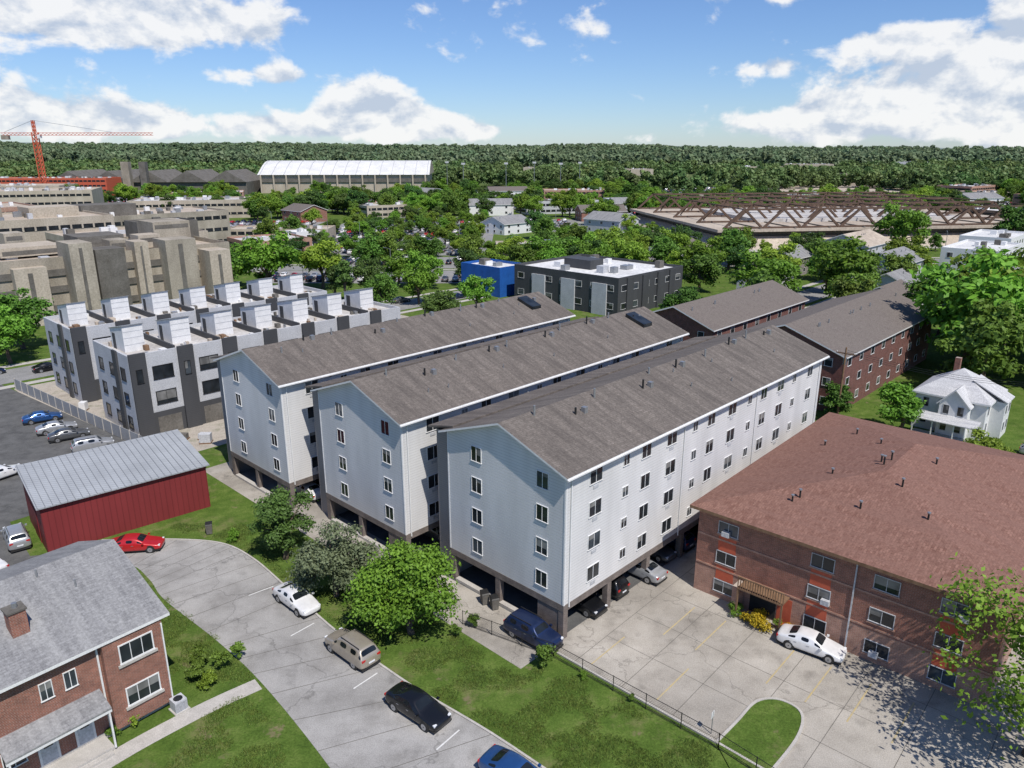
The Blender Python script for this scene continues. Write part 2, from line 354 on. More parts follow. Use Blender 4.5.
bp=N(n,'ShaderNodeBump'); bp.inputs['Strength'].default_value=.7; bp.inputs['Distance'].default_value=.1; l.new(nz(9,6,.7),bp.inputs['Height']); l.new(bp.outputs[0],b.inputs['Normal'])
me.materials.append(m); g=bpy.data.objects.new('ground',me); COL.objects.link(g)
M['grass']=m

# ---------------------------------------------------------------- paved surfaces
sheet('parking_lot',[(3.4,46.2),(13,37.4),(24.2,27),(50,5),(85,45),(58,78),(52,82),(42,90),F(44,.3),F(-.2,.3)],.008,'concrete')
sheet('apartment_paving',[F(-.2,.3),F(46,.3),F(46,50),F(-.2,50)],.004,'asphalt')
sheet('apartment_apron',[F(-4.6,0),F(-.2,0),F(-.2,50),F(-4.6,50)],.012,'concrete')
sheet('construction_yard',[F(-5,-9,(-47,88.4)),F(70,-9,(-47,88.4)),F(70,36,(-47,88.4)),F(-5,36,(-47,88.4))],.005,'gravel')
sheet('asphalt_lot',[(-80,112),(-45,85.5),(-38.5,79.5),(-49.5,66.5),(-43.5,60.0),(-37,61.5),(-35,57),(-45,48),(-75,45),(-120,90)],.008,'asphalt')
le=smooth_line([(-38.5,58.5),(-34,58.6),(-31,56.2),(-28.3,53.1),(-22.2,47.9),(-17.2,43.1),(-10.8,35.7),(-5,28),(2,18)])
re=smooth_line([(-38.5,62.8),(-32.4,63),(-27.2,62.3),(-23.3,59.6),(-18.8,54.8),(-13.1,48.6),(-7.1,43.0),(0,37.3),(8,29.5),(16,18)])
sheet('driveway_road',le+re[::-1],.012,'road')
ribbon('kerb',re,.15,.10,'kerb',.10)
ribbon('garden_path',smooth_line([(-17.4,43.0),(-20.6,40.2),(-24.5,35.8),(-27,31)]),1.3,.016,'kerb')
ribbon('front_path',[(-26.6,36.9),(-24.3,35.6)],1.2,.02,'kerb')
lb=Bld('bay_markings',0,0,0)
for (x,y,an) in ((-15.2,50.1,-40),(-9.3,44.3,-40),(-3.2,38.9,-38),(-19.9,55.2,-50)):
    c_,s_=math.cos(rad(an)),math.sin(rad(an))
    p=lambda a,b:(x+a*c_-b*s_,y+a*s_+b*c_,.017)
    lb.poly('m','linewhite',[p(-.05,-2.3),p(.05,-2.3),p(.05,-.2),p(-.05,-.2)])
lb.finish()
lb=Bld('stall_markings',0,0,0)
def strip(b,x0,y0,x1,y1,w,z,mat):
    d=Vector((x1-x0,y1-y0)).normalized(); n_=Vector((-d.y,d.x))*w/2
    b.poly('m',mat,[(x0+n_.x,y0+n_.y,z),(x0-n_.x,y0-n_.y,z),(x1-n_.x,y1-n_.y,z),(x1+n_.x,y1+n_.y,z)])
for t in (-1.5,1.2,6.6,9.3,12.0,14.7):
    p=(15.2+.743*(t+3)-.669*2.5,54.9-.669*(t+3)-.743*2.5); strip(lb,p[0],p[1],p[0]-.669*4.8,p[1]-.743*4.8,.1,.017,'yellow')
for t in (1.2,6.6,12.0):
    p=(4.5+.743*t,45.6-.669*t); strip(lb,p[0]+.669*.4,p[1]+.743*.4,p[0]+.669*4.6,p[1]+.743*4.6,.1,.017,'yellow')
lb.finish()
lb=Bld('paving_joints',0,0,0)
for t in range(0,40,4): 
    p=(4.5+.743*t,45.4-.669*t); strip(lb,p[0],p[1],p[0]+.669*22,p[1]+.743*22,.04,.0135,'cdark')
for t in range(0,22,4):
    p=(4.5+.669*t,45.4+.743*t); strip(lb,p[0],p[1],p[0]+.743*36,p[1]-.669*36,.04,.0135,'cdark')
for k in range(3,len(le)-4,2):
    i=min(int(k*len(re)/len(le)),len(re)-1); strip(lb,*le[k],*re[i],.045,.0165,'cdark')
lb.finish()
isl=smooth_line([(12.6,37.6),(14.4,39.4),(16.2,41.2),(17.8,41.4),(18.8,40.2),(17.9,38.2),(15.4,35.5),(13.2,33.5)])
sheet('grass_island',isl,.09,'grass'); ribbon('island_kerb',isl,.18,.13,'kerb',.13)
ribbon('lot_kerb',[(3.3,46.3),(13,37.3),(18,32.5)],.16,.12,'kerb',.12)
for nm,p,q,w in (('street',F(-60,0,(-80,118)),F(400,0,(-80,118)),9),('street',F(-2,0,(76,88)),F(400,0,(76,88)),8),('street',(-80,232),(300,262),9),('street',(40,150),(120,235),8),('street',(-320,300),(400,455),12),('street',(-60,420),(260,330),9)):
    ribbon(nm,[p,q],w,.03,'street'); 
    d=(Vector(q)-Vector(p)).normalized(); n_=Vector((-d.y,d.x))*(w/2+2.2)
    for s_ in (1,-1): ribbon('sidewalk',[(p[0]+n_.x*s_,p[1]+n_.y*s_),(q[0]+n_.x*s_,q[1]+n_.y*s_)],1.6,.035,'kerb')
CP=[(-84,-8,262,400),(20,72,262,330),(40,140,420,452),(-425,-260,520,600),(95,345,500,640),(-62,-8,238,258),(-250,-80,470,580),(-60,80,470,560),(-12,30,340,400),(150,230,196,216),(-190,-95,330,390),(240,420,400,470),(60,200,660,740),(-72,-12,205,228)]
for x0,x1,y0,y1 in CP: sheet('car_park',[(x0,y0),(x1,y0),(x1,y1),(x0,y1)],.04,'street')
sheet('playing_field',[(-60,640),(20,640),(30,740),(-60,740)],.05,'grass')
for pts in ([(210,660),(420,640),(470,760),(220,780)],[(240,800),(520,800),(560,930),(260,930)],[(600,700),(900,720),(950,820),(620,800)],[(700,1200),(1200,1200),(1250,1350),(720,1350)]): 
    b_=Bld('cleared_site',0,0,0)
    b_.poly('s','tanroof',[(x,y,terrain(x,y)+1.2) for x,y in pts]); b_.finish()

# ---------------------------------------------------------------- main apartments
def apartment(o,kind):
    B=Bld('apartment_building',o[0],o[1]); L=44;W=12.5;g=2.9;e=13.5;rz=15.7
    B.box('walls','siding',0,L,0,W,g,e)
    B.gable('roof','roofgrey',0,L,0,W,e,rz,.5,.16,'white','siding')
    B.box('walls','siding2',.5,L-2,W,W+1.9,.0,e-.5)
    y0,y1=W-.6,W+2.5
    B.hexa('roof','roofgrey',[(.1,y0,e+.32),(L-1.5,y0,e+.32),(L-1.5,y1,e-.45),(.1,y1,e-.45),(.1,y0,e+.46),(L-1.5,y0,e+.46),(L-1.5,y1,e-.28),(.1,y1,e-.28)])
    fr=(0,0,0,1,-1,0); sd=(0,0,1,0,0,-1); bk=(0,W,1,0,0,1)
    for z in (4.3,7.0,9.7,12.35):
        B.window(fr,2.2,z,1.15,1.3,fr=.04); B.window(fr,9.1,z,1.15,1.3,fr=.04)
        for i,x in enumerate((3.4,7.2,9.9,13.6,17.3,20.0,23.8,27.2,30.1,33.8,37.0,40.9)):
            B.window(sd,x,z,(1.5,.8,1.3)[i%3],(1.25,.9,1.25)[i%3],fr=.04)
            if i%3==0: B.fbox('trim','ltgrey',sd,x-.3,x+.3,.004,.05,z-1.05,z-.8)
    for f_,s_ in ((fr,0),(fr,W-.14)): B.fbox('trim','white',f_,s_,s_+.12,.002,.035,g,e-.2)
    for s_ in (0.0,L-.14): B.fbox('trim','white',sd,s_,s_+.12,.002,.035,g,e-.2)
    B.fbox('trim','white',sd,-.5,L+.5,.5,.6,e-.28,e-.17)
    for s_ in (.5,15.5,28.6,L-.6): B.fbox('trim','white',sd,s_,s_+.09,.036,.11,g-.3,e-.3)
    for s_ in (5.5,12,18.8,25.5,32,39): B.fbox('trim','siding2',sd,s_,s_+.25,.004,.08,12.9,13.1)
    B.box('garage','brickdk',-.02,L,-.02,.4,g-.55,g-.003); B.box('garage','brickdk',-.02,.4,.41,W,g-.55,g-.003); B.box('garage','brickdk',.41,L,W-.4,W-.003,g-.55,g-.003)
    for i in range(0,9):
        x=.0+i*5.42; B.box('garage','brickdk',x,x+.5,-.01,.48,0,g-.555); B.box('garage','brickdk',x,x+.5,W-.6,W-.01,0,g-.555)
    B.box('garage','brickdk',.0,.45,6.6,7.1,0,g-.555)
    B.box('garage','brickdk',.05,.3,.5,2.6,0,g-.56); B.box('garage','kerb',-.1,.35,2.62,W-.7,0,.25)
    B.box('garage','dark',6,L-.5,5.6,6.0,0,g-.04); B.box('garage','cdark',L-.3,L-.1,.6,W-.7,0,g-.61)  # near-black centre wall added to darken the garage, shade put into its colour
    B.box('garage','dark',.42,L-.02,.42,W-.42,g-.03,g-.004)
    B.box('garage','siding',21.5,24.5,-.005,.3,0,g-.56); B.fbox('garage','dark',sd,22.4,23.5,.008,.03,.05,2.1)
    for i in range(10):
        x=2+i*4.3+R.uniform(-1.2,1.2); y=R.choice([W/2-.9,W/2-.5,W/2-1.8]); z=e+(rz-e)*(y/(W/2))
        B.cyl('vents','black' if i%2 else 'steel',x,y,z-.1,z+R.uniform(.5,1.0),.09)
        if i%2: B.box('vents','steel',x+.8,x+1.2,y-.3,y+.1,z-.1,z+.5)
    for i in range(5):
        x=R.uniform(3,L-3); y=R.uniform(1.5,5); z=e+(rz-e)*(y/(W/2)); B.cyl('vents','steel',x,y,z-.1,z+.45,.06)
    if kind!=2:
        B.hexa('vents','glass',[(L-5,2.5,14.45),(L-3.2,2.5,14.45),(L-3.2,5.2,15.4),(L-5,5.2,15.4),(L-5,2.5,14.9),(L-3.2,2.5,14.9),(L-3.2,5.2,15.85),(L-5,5.2,15.85)])
    B.finish()
oC=P0; oB=F(-1.3,16.8); oA=F(-2.7,33.7)
apartment(oC,2); apartment(oB,1); apartment(oA,0)

# ---------------------------------------------------------------- red-brick apartments (right)
D=Bld('brick_apartment_building',15.2,54.9,47.8); L=29;W=21.4;e=7.7
D.box('walls','brick',0,L,-W,0,2.45,e); D.box('walls','brick2',.0,L,-W,0,0,2.45)
D.hip('roof','roofred',0,L,-W,0,e,e+2.7,.6,'wood')
fr=(0,0,0,-1,-1,0)
def w3(s_,red):
    for z in (1.15,3.75,6.35):
        D.window(fr,s_,z,1.7,1.1,'ltgrey',1)
        D.fbox('trim','brick2',fr,s_-.95,s_+.95,.003,.07,z-.72,z-.6)
        if red and z<6: D.fbox('windows','redpanel',fr,s_-.75,s_+.75,.003,.03,z+.6,z+1.85)
w3(2.6,True); w3(10.0,True); w3(14.4,False); w3(18.6,True)
for s_,z in ((2.2,6.05),(10.3,3.45),(14.0,.85),(18.9,6.05)): D.fbox('air_conditioner','ltgrey',fr,s_,s_+.6,.07,.4,z-.25,z+.15)
for z in (3.75,6.35): D.fbox('trim','brick2',fr,0.05,W-.05,.003,.05,z-1.15,z-1.0)
D.fbox('entry','dark',fr,4.9,7.0,.004,.03,.1,2.3); D.fbox('entry','redpanel',fr,7.1,8.2,.004,.03,.1,2.3)
D.fbox('entry','wood',fr,4.4,8.0,.1,1.5,2.5,2.62)
for i in range(19): D.fbox('entry','wood',fr,4.4+i*.2,4.46+i*.2,1.42,1.48,2.62,3.5)
D.fbox('entry','wood',fr,4.4,8.06,1.40,1.5,3.5,3.6)
for s_ in (4.4,7.9): D.fbox('entry','wood',fr,s_,s_+.12,1.36,1.48,0,2.5)
D.fbox('walls','brick2',fr,3.9,4.35,.01,1.2,0,2.4)
for s_ in (12.3,): D.fbox('trim','ltgrey',fr,s_,s_+.1,.055,.13,.2,7.4)
for i in range(6):
    D.window((0,0,1,0,0,1),2.5+i*4.6,6.3,1.3,1.1); D.window((0,0,1,0,0,1),2.5+i*4.6,3.7,1.3,1.1)
for (x,y,h) in ((3.5,-6,.6),(4.2,-6.3,.8),(9,-7,.5),(12,-10,.9),(12.7,-9.6,.7),(13.3,-10.2,.9),(18,-8,.5),(6,-15,.6),(16,-13,.6),(9,-12.3,.8),(21,-5,.6),(5,-10.6,.7),(17,-3.5,.5)):
    z=e+2.7*min(x+.6,-y+.6,W+.6+y,L+.6-x)/11.3; D.cyl('vents','black',x,y,z-.1,z+h*.8,.07); D.cyl('vents','steel',x,y,z+h*.8,z+h*.8+.1,.13)
D.finish()

# ---------------------------------------------------------------- brick house lower-left
E=Bld('brick_house',-22.6,41.2,50); e=7.0
L=26
E.box('walls','brick',-L,0,0,13,0.5,e); E.box('walls','kerb',-L,0.02,-.02,13.02,0,.5)
E.box('walls','brick',-3.6,-.0,-.45,-.001,.5,e-.35)
E.gable('roof','roofslate',-L,0,0,13,e,e+2.5,.55,.2,'white','brick')
fs=(0,-.45,-1,0,0,-1); f0=(0,0,-1,0,0,-1)
E.window(fs,1.7,5.5,2.1,1.35,'white',2,.08); E.window(fs,1.7,2.4,2.1,1.35,'white',2,.08)
for s_ in (5.4,6.7): E.window(f0,s_,5.2,.7,1.2)
for s_ in (10.5,13,17): E.window(f0,s_,5.2,1.3,1.3)
for s_ in (8.9,13): E.window(f0,s_,2.0,1.2,1.2)
for z in (5.5,2.4): E.fbox('trim','kerb',fs,.5,2.9,.003,.12,z-.85,z-.68)
for s_ in (5.2,7.2):
    E.fbox('door','white',f0,s_-.55,s_+.55,.004,.06,.5,2.75); E.fbox('door','ltgrey',f0,s_-.42,s_+.42,.061,.08,.55,2.6); E.fbox('door','glass',f0,s_-.25,s_+.25,.082,.09,1.6,2.4)
E.hexa('porch','roofslate',[(-9.6,-1.5,2.95),(-4,-1.5,2.95),(-4,0,3.5),(-9.6,0,3.5),(-9.6,-1.5,3.07),(-4,-1.5,3.07),(-4,0,3.65),(-9.6,0,3.65)])
E.fbox('porch','white',f0,4.0,9.6,1.38,1.5,2.78,2.94)
for s_ in (4.1,9.4): E.fbox('porch','white',f0,s_,s_+.1,1.38,1.48,.2,2.78)
E.fbox('porch','kerb',f0,4.2,8.4,.02,1.4,0,.3); E.fbox('porch','kerb',f0,4.4,8.2,1.4,1.8,0,.15)
E.fbox('trim','white',f0,3.75,3.85,.02,.1,.5,6.7); E.fbox('trim','white',fs,.02,.1,.02,.1,.5,6.4)
E.box('chimney','brick',-7.2,-6.3,2.2,3.1,e+.6,e+2.5); E.box('chimney','cdark',-7.28,-6.22,2.12,3.18,e+2.5,e+2.6); E.cyl('chimney','steel',-6.7,2.65,e+2.6,e+2.9,.15)
for x,y in ((-3,4),(-11,3.5),(-4.5,5.8)):
    z=e+2.5*y/6.5; E.cyl('vents','steel',x,y,z,z+.6,.06)
E.finish()
AC=Bld('air_conditioner',-21.8,40.6,50); AC.box('cabinet','ltgrey',-.4,.4,-.4,.4,.08,.85); AC.box('pad','kerb',-.5,.5,-.5,.5,0,.08); AC.cyl('fan','black',0,0,.852,.87,.3); 
for i in range(7): AC.box('grille','steel',-.39,.39,-.412,-.402,.15+i*.09,.18+i*.09)
AC.finish()

# ---------------------------------------------------------------- red shed
Fb=Bld('red_metal_shed',-42,60.3,41); L=14.6;W=8.5
Fb.hexa('walls','redmetal',[(0,0,0),(L,0,0),(L,W,0),(0,W,0),(0,0,4.6),(L,0,4.6),(L,W,5.7),(0,W,5.7)])
Fb.hexa('roof','metalroof',[(-.3,-.35,4.6),(L+.3,-.35,4.6),(L+.3,W+.3,5.78),(-.3,W+.3,5.78),(-.3,-.35,4.72),(L+.3,-.35,4.72),(L+.3,W+.3,5.9),(-.3,W+.3,5.9)])
for i in range(int(L/.6)+1):
    x=-.2+i*.6; Fb.hexa('roof','steel',[(x,-.36,4.722),(x+.05,-.36,4.722),(x+.05,W+.3,5.902),(x,W+.3,5.902),(x,-.36,4.77),(x+.05,-.36,4.77),(x+.05,W+.3,5.95),(x,W+.3,5.95)])
Fb.fbox('trim','redmetal',(0,0,1,0,0,-1),-.05,L+.05,.002,.05,4.3,4.58)
Fb.fbox('door','redmetal',(0,0,0,1,-1,0),2.8,5.4,.003,.05,0,3.2)
Fb.finish()

# ---------------------------------------------------------------- townhouses under construction
def townrow(o,n=7,end=True):
    B=Bld('townhouse_row',o[0],o[1]); u=6.0; L=u*n; W=12; h=10.4
    B.box('walls','ltgrey',0,L,0,W,0,h)
    B.poly('roof','membrane',[(.3,.3,h+.006),(L-.3,.3,h+.006),(L-.3,W-.3,h+.006),(.3,W-.3,h+.006)])
    for a in ((0,L,0,.28),(0,L,W-.28,W)): B.box('roof','ltgrey',*a,h,h+.5)
    for a in ((0,.28,.28,W-.28),(L-.28,L,.28,W-.28)): B.box('roof','ltgrey',*a,h,h+.5)
    sd=(0,0,1,0,0,-1); fr=(0,0,0,1,-1,0)
    for i in range(n):
        x=i*u
        B.fbox('walls','charcoal',sd,x+.02,x+2.0,.002,.35,0,h+.7); B.fbox('walls','charcoal',sd,x+2.0,x+u-.02,.002,.12,0,3.1)
        for z in (4.9,8.2): B.window((0,-.0,1,0,0,-1),x+4,z,2.6,1.8,'black',1,.09)
        B.fbox('garage_doors','cdark',sd,x+2.5,x+5.5,.125,.16,0,2.4)
        B.window((0,-.35,1,0,0,-1),x+1,8.2,.8,1.8,'black',0)
        x0=x+1.2;x1=x+3.7;y0=4.0;y1=8.4
        B.hexa('roof_bulkheads','wrap',[(x0,y0,h+.01),(x1,y0,h+.01),(x1,y1,h+.01),(x0,y1,h+.01),(x0,y0,h+3.4),(x1,y0,h+3.4),(x1,y1,h+2.5),(x0,y1,h+2.5)])
        B.hexa('roof_bulkheads','steel',[(x0-.1,y0-.15,h+3.41),(x1+.1,y0-.15,h+3.41),(x1+.1,y1+.1,h+2.49),(x0-.1,y1+.1,h+2.49),(x0-.1,y0-.15,h+3.52),(x1+.1,y0-.15,h+3.52),(x1+.1,y1+.1,h+2.6),(x0-.1,y1+.1,h+2.6)])
        B.fbox('roof_bulkheads','charcoal',(x0,y0,0,1,-1,0),2.8,3.8,.004,.03,h+.05,h+2.1)
        for zz in (h+.9,h+1.8,h+2.6): B.fbox('roof_bulkheads','ltgrey',(x0,y0,1,0,0,-1),.02,2.48,.003,.015,zz,zz+.08)
        B.box('roof','charcoal',x+u-.25,x+u,.3,W-.3,h+.01,h+.8) if i<n-1 else None
        for k in range(10):
            a=x+R.uniform(.4,5);b_=R.choice([R.uniform(.6,3.5),R.uniform(8.6,11)]); q=R.uniform(.2,.8); B.box('roof_clutter',R.choice(['wood','steel','tanroof','white','cdark']),a,a+q,b_,b_+q*1.4,h+.02,h+R.uniform(.15,.7))
    for y in (2.2,6,9.8):
        for z in (1.8,4.9,8.2): B.window(fr,y,z,1.5,1.7,'black',0,.09)
    B.fbox('walls','charcoal',fr,3.4,4.7,.003,.25,0,h+.6)
    B.finish()
townrow((-47,88.4)); townrow(F(0,21,(-47,88.4)))
for i in range(14):
    q=F(R.uniform(-3,40),R.choice([R.uniform(-7,-3),R.uniform(13.5,19)]),(-47,88.4)); b_=Bld('material_pallet',q[0],q[1],R.uniform(0,90)); w_=R.uniform(.8,1.8)
    b_.box('pallet','wood',-w_/2,w_/2,-.6,.6,.0,.14); b_.box('load',R.choice(['white','tanroof','ltgrey','wood','cdark']),-w_/2+.05,w_/2-.05,-.5,.5,.141,R.uniform(.5,1.3)); b_.finish()

# ---------------------------------------------------------------- generic mid-distance buildings
def block(name,x,y,L,W,h,wall,roof='membrane',ang=A_ANG,rows=0,cols=0,ww=1.5,wh=1.4,extra=None,band=False,parapet=.6,z=0):
    B=Bld(name,x,y,ang,z)
    B.box('walls',wall,0,L,0,W,-3 if z else 0,h); B.poly('roof',roof,[(.4,.4,h+.02),(L-.4,.4,h+.02),(L-.4,W-.4,h+.02),(.4,W-.4,h+.02)])
    for a in ((0,L,0,.35),(0,L,W-.35,W),(0,.35,.35,W-.35),(L-.35,L,.35,W-.35)): B.box('roof',wall,*a,h,h+parapet)
    if rows:
        for r_ in range(rows):
            zz=h/rows*(r_+.55)
            if band: 
                B.fbox('windows','glass',(0,0,1,0,0,-1),1,L-1,.01,.05,zz-.7,zz+.6); B.fbox('windows','glass',(0,0,0,1,-1,0),1,W-1,.01,.05,zz-.7,zz+.6)
                k=2
                while k<L-2: B.fbox('windows',wall,(0,0,1,0,0,-1),k,k+.5,.051,.12,zz-.7,zz+.6); k+=3.2
                continue
            for i in range(cols): B.window((0,0,1,0,0,-1),L/cols*(i+.5),zz,ww,wh,'white',0)
            nc=max(1,int(W/(L/cols)))
            for i in range(nc): B.window((0,0,0,1,-1,0),W/nc*(i+.5),zz,ww,wh,'white',0)
    for i in range(int(L*W/70)+1):
        a=R.uniform(2,max(2.1,L-4));b_=R.uniform(2,max(2.1,W-4)); B.box('roof_units',R.choice(['steel','white','ltgrey','cdark']),a,a+R.uniform(1,2.4),b_,b_+R.uniform(1,2),h+.03,h+R.uniform(.7,1.7))
    if extra: extra(B)
    return B.finish()
def gabled(name,x,y,L,W,h,rh,wall,roof,ang=A_ANG,rows=2,cols=4):
    B=Bld(name,x,y,ang); B.box('walls',wall,0,L,0,W,0,h); B.gable('roof',roof,0,L,0,W,h,h+rh,.5,.2,'white',wall)
    for r_ in range(rows):
        z=h/rows*(r_+.55)
        for i in range(cols): B.window((0,0,1,0,0,-1),L/cols*(i+.5),z,1.3,1.2,'white',0)
        for i in range(max(1,int(W/4))): B.window((0,0,0,1,-1,0),4*(i+.5),z,1.1,1.2,'white',0)
    for i in range(int(L/5)):
        a=R.uniform(1,L-1); B.cyl('vents','steel',a,W*.35,h+rh*.6,h+rh*.7+.7,.1,n=6)
    return B.finish()
def conc(B):
    for x,w,h,d,mt in ((3,6,12,2.5,'cwarm'),(13,4.5,16.5,5,'cwall'),(18.5,6,14.6,3,'cdark'),(27,3,15.5,2,'cwarm'),(33,7,15.5,4,'cwall'),(42,5,12.5,6,'cwarm')):
        B.box('stair_towers',mt,x,x+w,-d,3,0,h); B.box('stair_towers','cdark',x+w*.4,x+w*.55,-d-.06,-d-.002,2,h-1)
    for a in ((37,46,12,22,18.2,'cwall'),(20,30,12,22,16,'cdark'),(4,16,10,20,15,'cwarm'),(31,36,6,11,16,'cwarm'),(8,12,22,27,17,'cwall'),(24,28,4,9,15.6,'cwall')):
        B.box('penthouse',a[5],*a[:4],13,a[4]); B.box('penthouse','cdark',a[0]+.4,a[1]-.4,a[2]-.05,a[2]-.004,a[4]-1.6,a[4]-.7)
    for z in (3,7,10.5): B.fbox('windows','cdark',(0,0,1,0,0,-1),.5,49.5,.01,.3,z-.9,z+.5)
    B.fbox('windows','cdark',(0,0,0,1,-1,0),.5,29,.01,.3,8,9.5)
block('concrete_hall',-104,150,50,30,12.5,'cwall','tanroof',extra=conc,parapet=1)
block('concrete_hall',-112,197,34,30,12,'cwarm','tanroof',rows=3,band=True)
block('concrete_hall',-92,190,14,12,17,'cdark','cdark')
block('concrete_hall',-160,205,50,34,15,'cwarm','tanroof',rows=3,band=True,extra=lambda B:(B.box('penthouse','cwall',10,22,8,20,15,19),B.box('penthouse','cwarm',30,44,12,24,15,18)))
block('concrete_hall',-148,245,60,30,13,'cwall','tanroof',rows=3,band=True,extra=lambda B:(B.box('penthouse','cdark',12,30,8,20,13,17),))
block('campus_building',-240,280,60,40,12,'brick2','tanroof',rows=3,band=True)
block('campus_building',-330,400,100,40,13,'cwarm','tanroof',rows=3,band=True,ang=20)
block('campus_building',-200,400,60,30,9,'cwarm','membrane',rows=2,band=True,ang=15)
block('parking_structure',-410,500,110,30,12,'tanroof','tanroof',rows=4,band=True,ang=8)
block('unfinished_building',-400,590,90,25,14,'redpanel','tanroof',rows=4,band=True,ang=2)
def Lx(B):
    for x in (3,9,15,20): B.fbox('walls','charcoal',(0,0,1,0,0,-1),x,x+2.4,.004,.3,0,8.3)
    for y in (3,12,21): B.fbox('walls','ltgrey',(0,0,0,1,-1,0),y,y+4,.004,.3,0,7)
    B.box('roof_units','charcoal',8,13,14,22,8.03,10.2)
block('modern_community_building',23,161,26,31,8,'charcoal','whiteroof',rows=2,cols=6,ww=2,extra=Lx)
block('blue_clad_building',-3,184,10,14,6.8,'blue','whiteroof')
gabled('brown_apartment_building',45,98,40,17,8.4,3.0,'brickmar','roofbrown',rows=3,cols=9)
gabled('brown_apartment_building',31,113,34,14,8.6,2.6,'brickmar','roofbrown',rows=3,cols=8)
gabled('suburban_house',100,192,18,12,7,2.5,'ltgrey','roofslate')
gabled('suburban_house',112,238,22,16,6,3.2,'ltgrey','tanroof')
block('white_apartment_building',128,198,26,14,9,'white','whiteroof',rows=3,cols=7)
block('white_apartment_building',150,228,26,14,9,'white','whiteroof',rows=3,cols=7)
block('low_building',60,460,42,20,6,'ltgrey','whiteroof',ang=10,rows=1,band=True)
block('low_building',110,460,46,20,7,'ltgrey','membrane',ang=8,rows=1,band=True)
block('small_white_building',-78,275,10,8,6,'white','whiteroof',rows=2,cols=3)
gabled('suburban_house',88,165,14,10,6,2.5,'white','roofslate'); gabled('suburban_house',78,148,12,9,6,2.5,'siding2','roofbrown')
gabled('suburban_house',112,150,13,10,6,2.8,'white','roofslate'); gabled('suburban_house',120,172,13,10,6,2.8,'brick','roofslate')
gabled('suburban_house',62,178,12,9,5.5,2.5,'siding','roofslate'); gabled('suburban_house',52,232,13,9,5.5,2.5,'white','roofbrown'); gabled('suburban_house',80,214,13,9,5.5,2.5,'siding2','roofslate')

O=Bld('white_house',59,88,A_ANG)
O.box('walls','white',0,10,0,10,0,5.6); O.hip('roof','rooflight',0,10,0,10,5.6,9.0,.5)
O.box('walls','white',-2,0,2,6,0,5.2)
O.gable('roof','rooflight',-2.0,3,2,6,5.2,7.2,.35,.15,'white','white')
O.box('walls','white',3,7,-1.8,0,0,5.4)
O.hexa('roof','rooflight',[(2.7,-2.1,5.4),(7.3,-2.1,5.4),(7.3,3,7.8),(2.7,3,7.8),(2.7,-2.1,5.55),(7.3,-2.1,5.55),(7.3,3,7.95),(2.7,3,7.95)])
O.hexa('porch','rooflight',[(-4.4,.0,2.7),(-2,.0,3.2),(-2,9,3.2),(-4.4,9,2.7),(-4.4,0,2.82),(-2,0,3.35),(-2,9,3.35),(-4.4,9,2.82)])
for y in (.2,3,6,8.7): O.box('porch','white',-4.2,-4.05,y,y+.15,.4,2.7)
O.box('porch','kerb',-4.3,-2.01,.1,8.9,0,.4)
for z in (1.7,4.2):
    for y in (3,5,8.4): O.window((-2 if y<6 else 0,0,0,1,-1,0),y,z,.9,1.4,'ltgrey',0)
    for x in (1.4,8.6): O.window((0,0,1,0,0,-1),x,z,.9,1.4,'ltgrey',0)
    for x in (4,6): O.window((0,-1.8,1,0,0,-1),x,z,.9,1.4,'ltgrey',0)
O.box('chimney','brick',6.5,7.3,6,6.8,6.5,10); O.finish().scale=(.82,.82,.88)

J=Bld('field_house',-212,655,3); L=140; W=80
J.box('walls','cwarm',0,L,0,W,0,15); J.fbox('walls','cdark',(0,0,1,0,0,-1),0,L,.02,1,9,12)
for i in range(14): J.fbox('walls','cwarm',(0,0,1,0,0,-1),i*10.6,i*10.6+1.2,1.01,2,0,15)
pr=[(W*i/12-1,15+11*math.sin(math.pi*i/12)) for i in range(13)]; pr[0]=(-2,15);pr[-1]=(W+2,15)
for i in range(12): J.poly('roof','whiteroof',[(-2,*pr[i]),(L+2,*pr[i]),(L+2,*pr[i+1]),(-2,*pr[i+1])])
for i in range(0,15): 
    for k in range(6): J.beam('roof_ribs','ltgrey',(i*10,pr[k][0],pr[k][1]+.1),(i*10,pr[k+1][0],pr[k+1][1]+.1),.5)
for X in (-2,L+2): J.poly('roof','cwall',[(X,*p) for p in pr])
J.finish()
J=Bld('recreation_building',-372,625,4)
J.box('walls','cdark',0,155,0,60,0,10)
for i in range(5):
    x0=i*31; J.poly('roof','steel',[(x0,-2,10),(x0+15.5,-2,19),(x0+15.5,62,19),(x0,62,10)]); J.poly('roof','cdark',[(x0+31,-2,10),(x0+15.5,-2,19),(x0+15.5,62,19),(x0+31,62,10)]); J.poly('roof','cdark',[(x0,-2,10),(x0+15.5,-2,19),(x0+31,-2,10)])
J.box('tower','cwall',60,66,-8,-2,0,26); J.box('tower','cdark',74,79,-8,-2,0,26); J.finish()

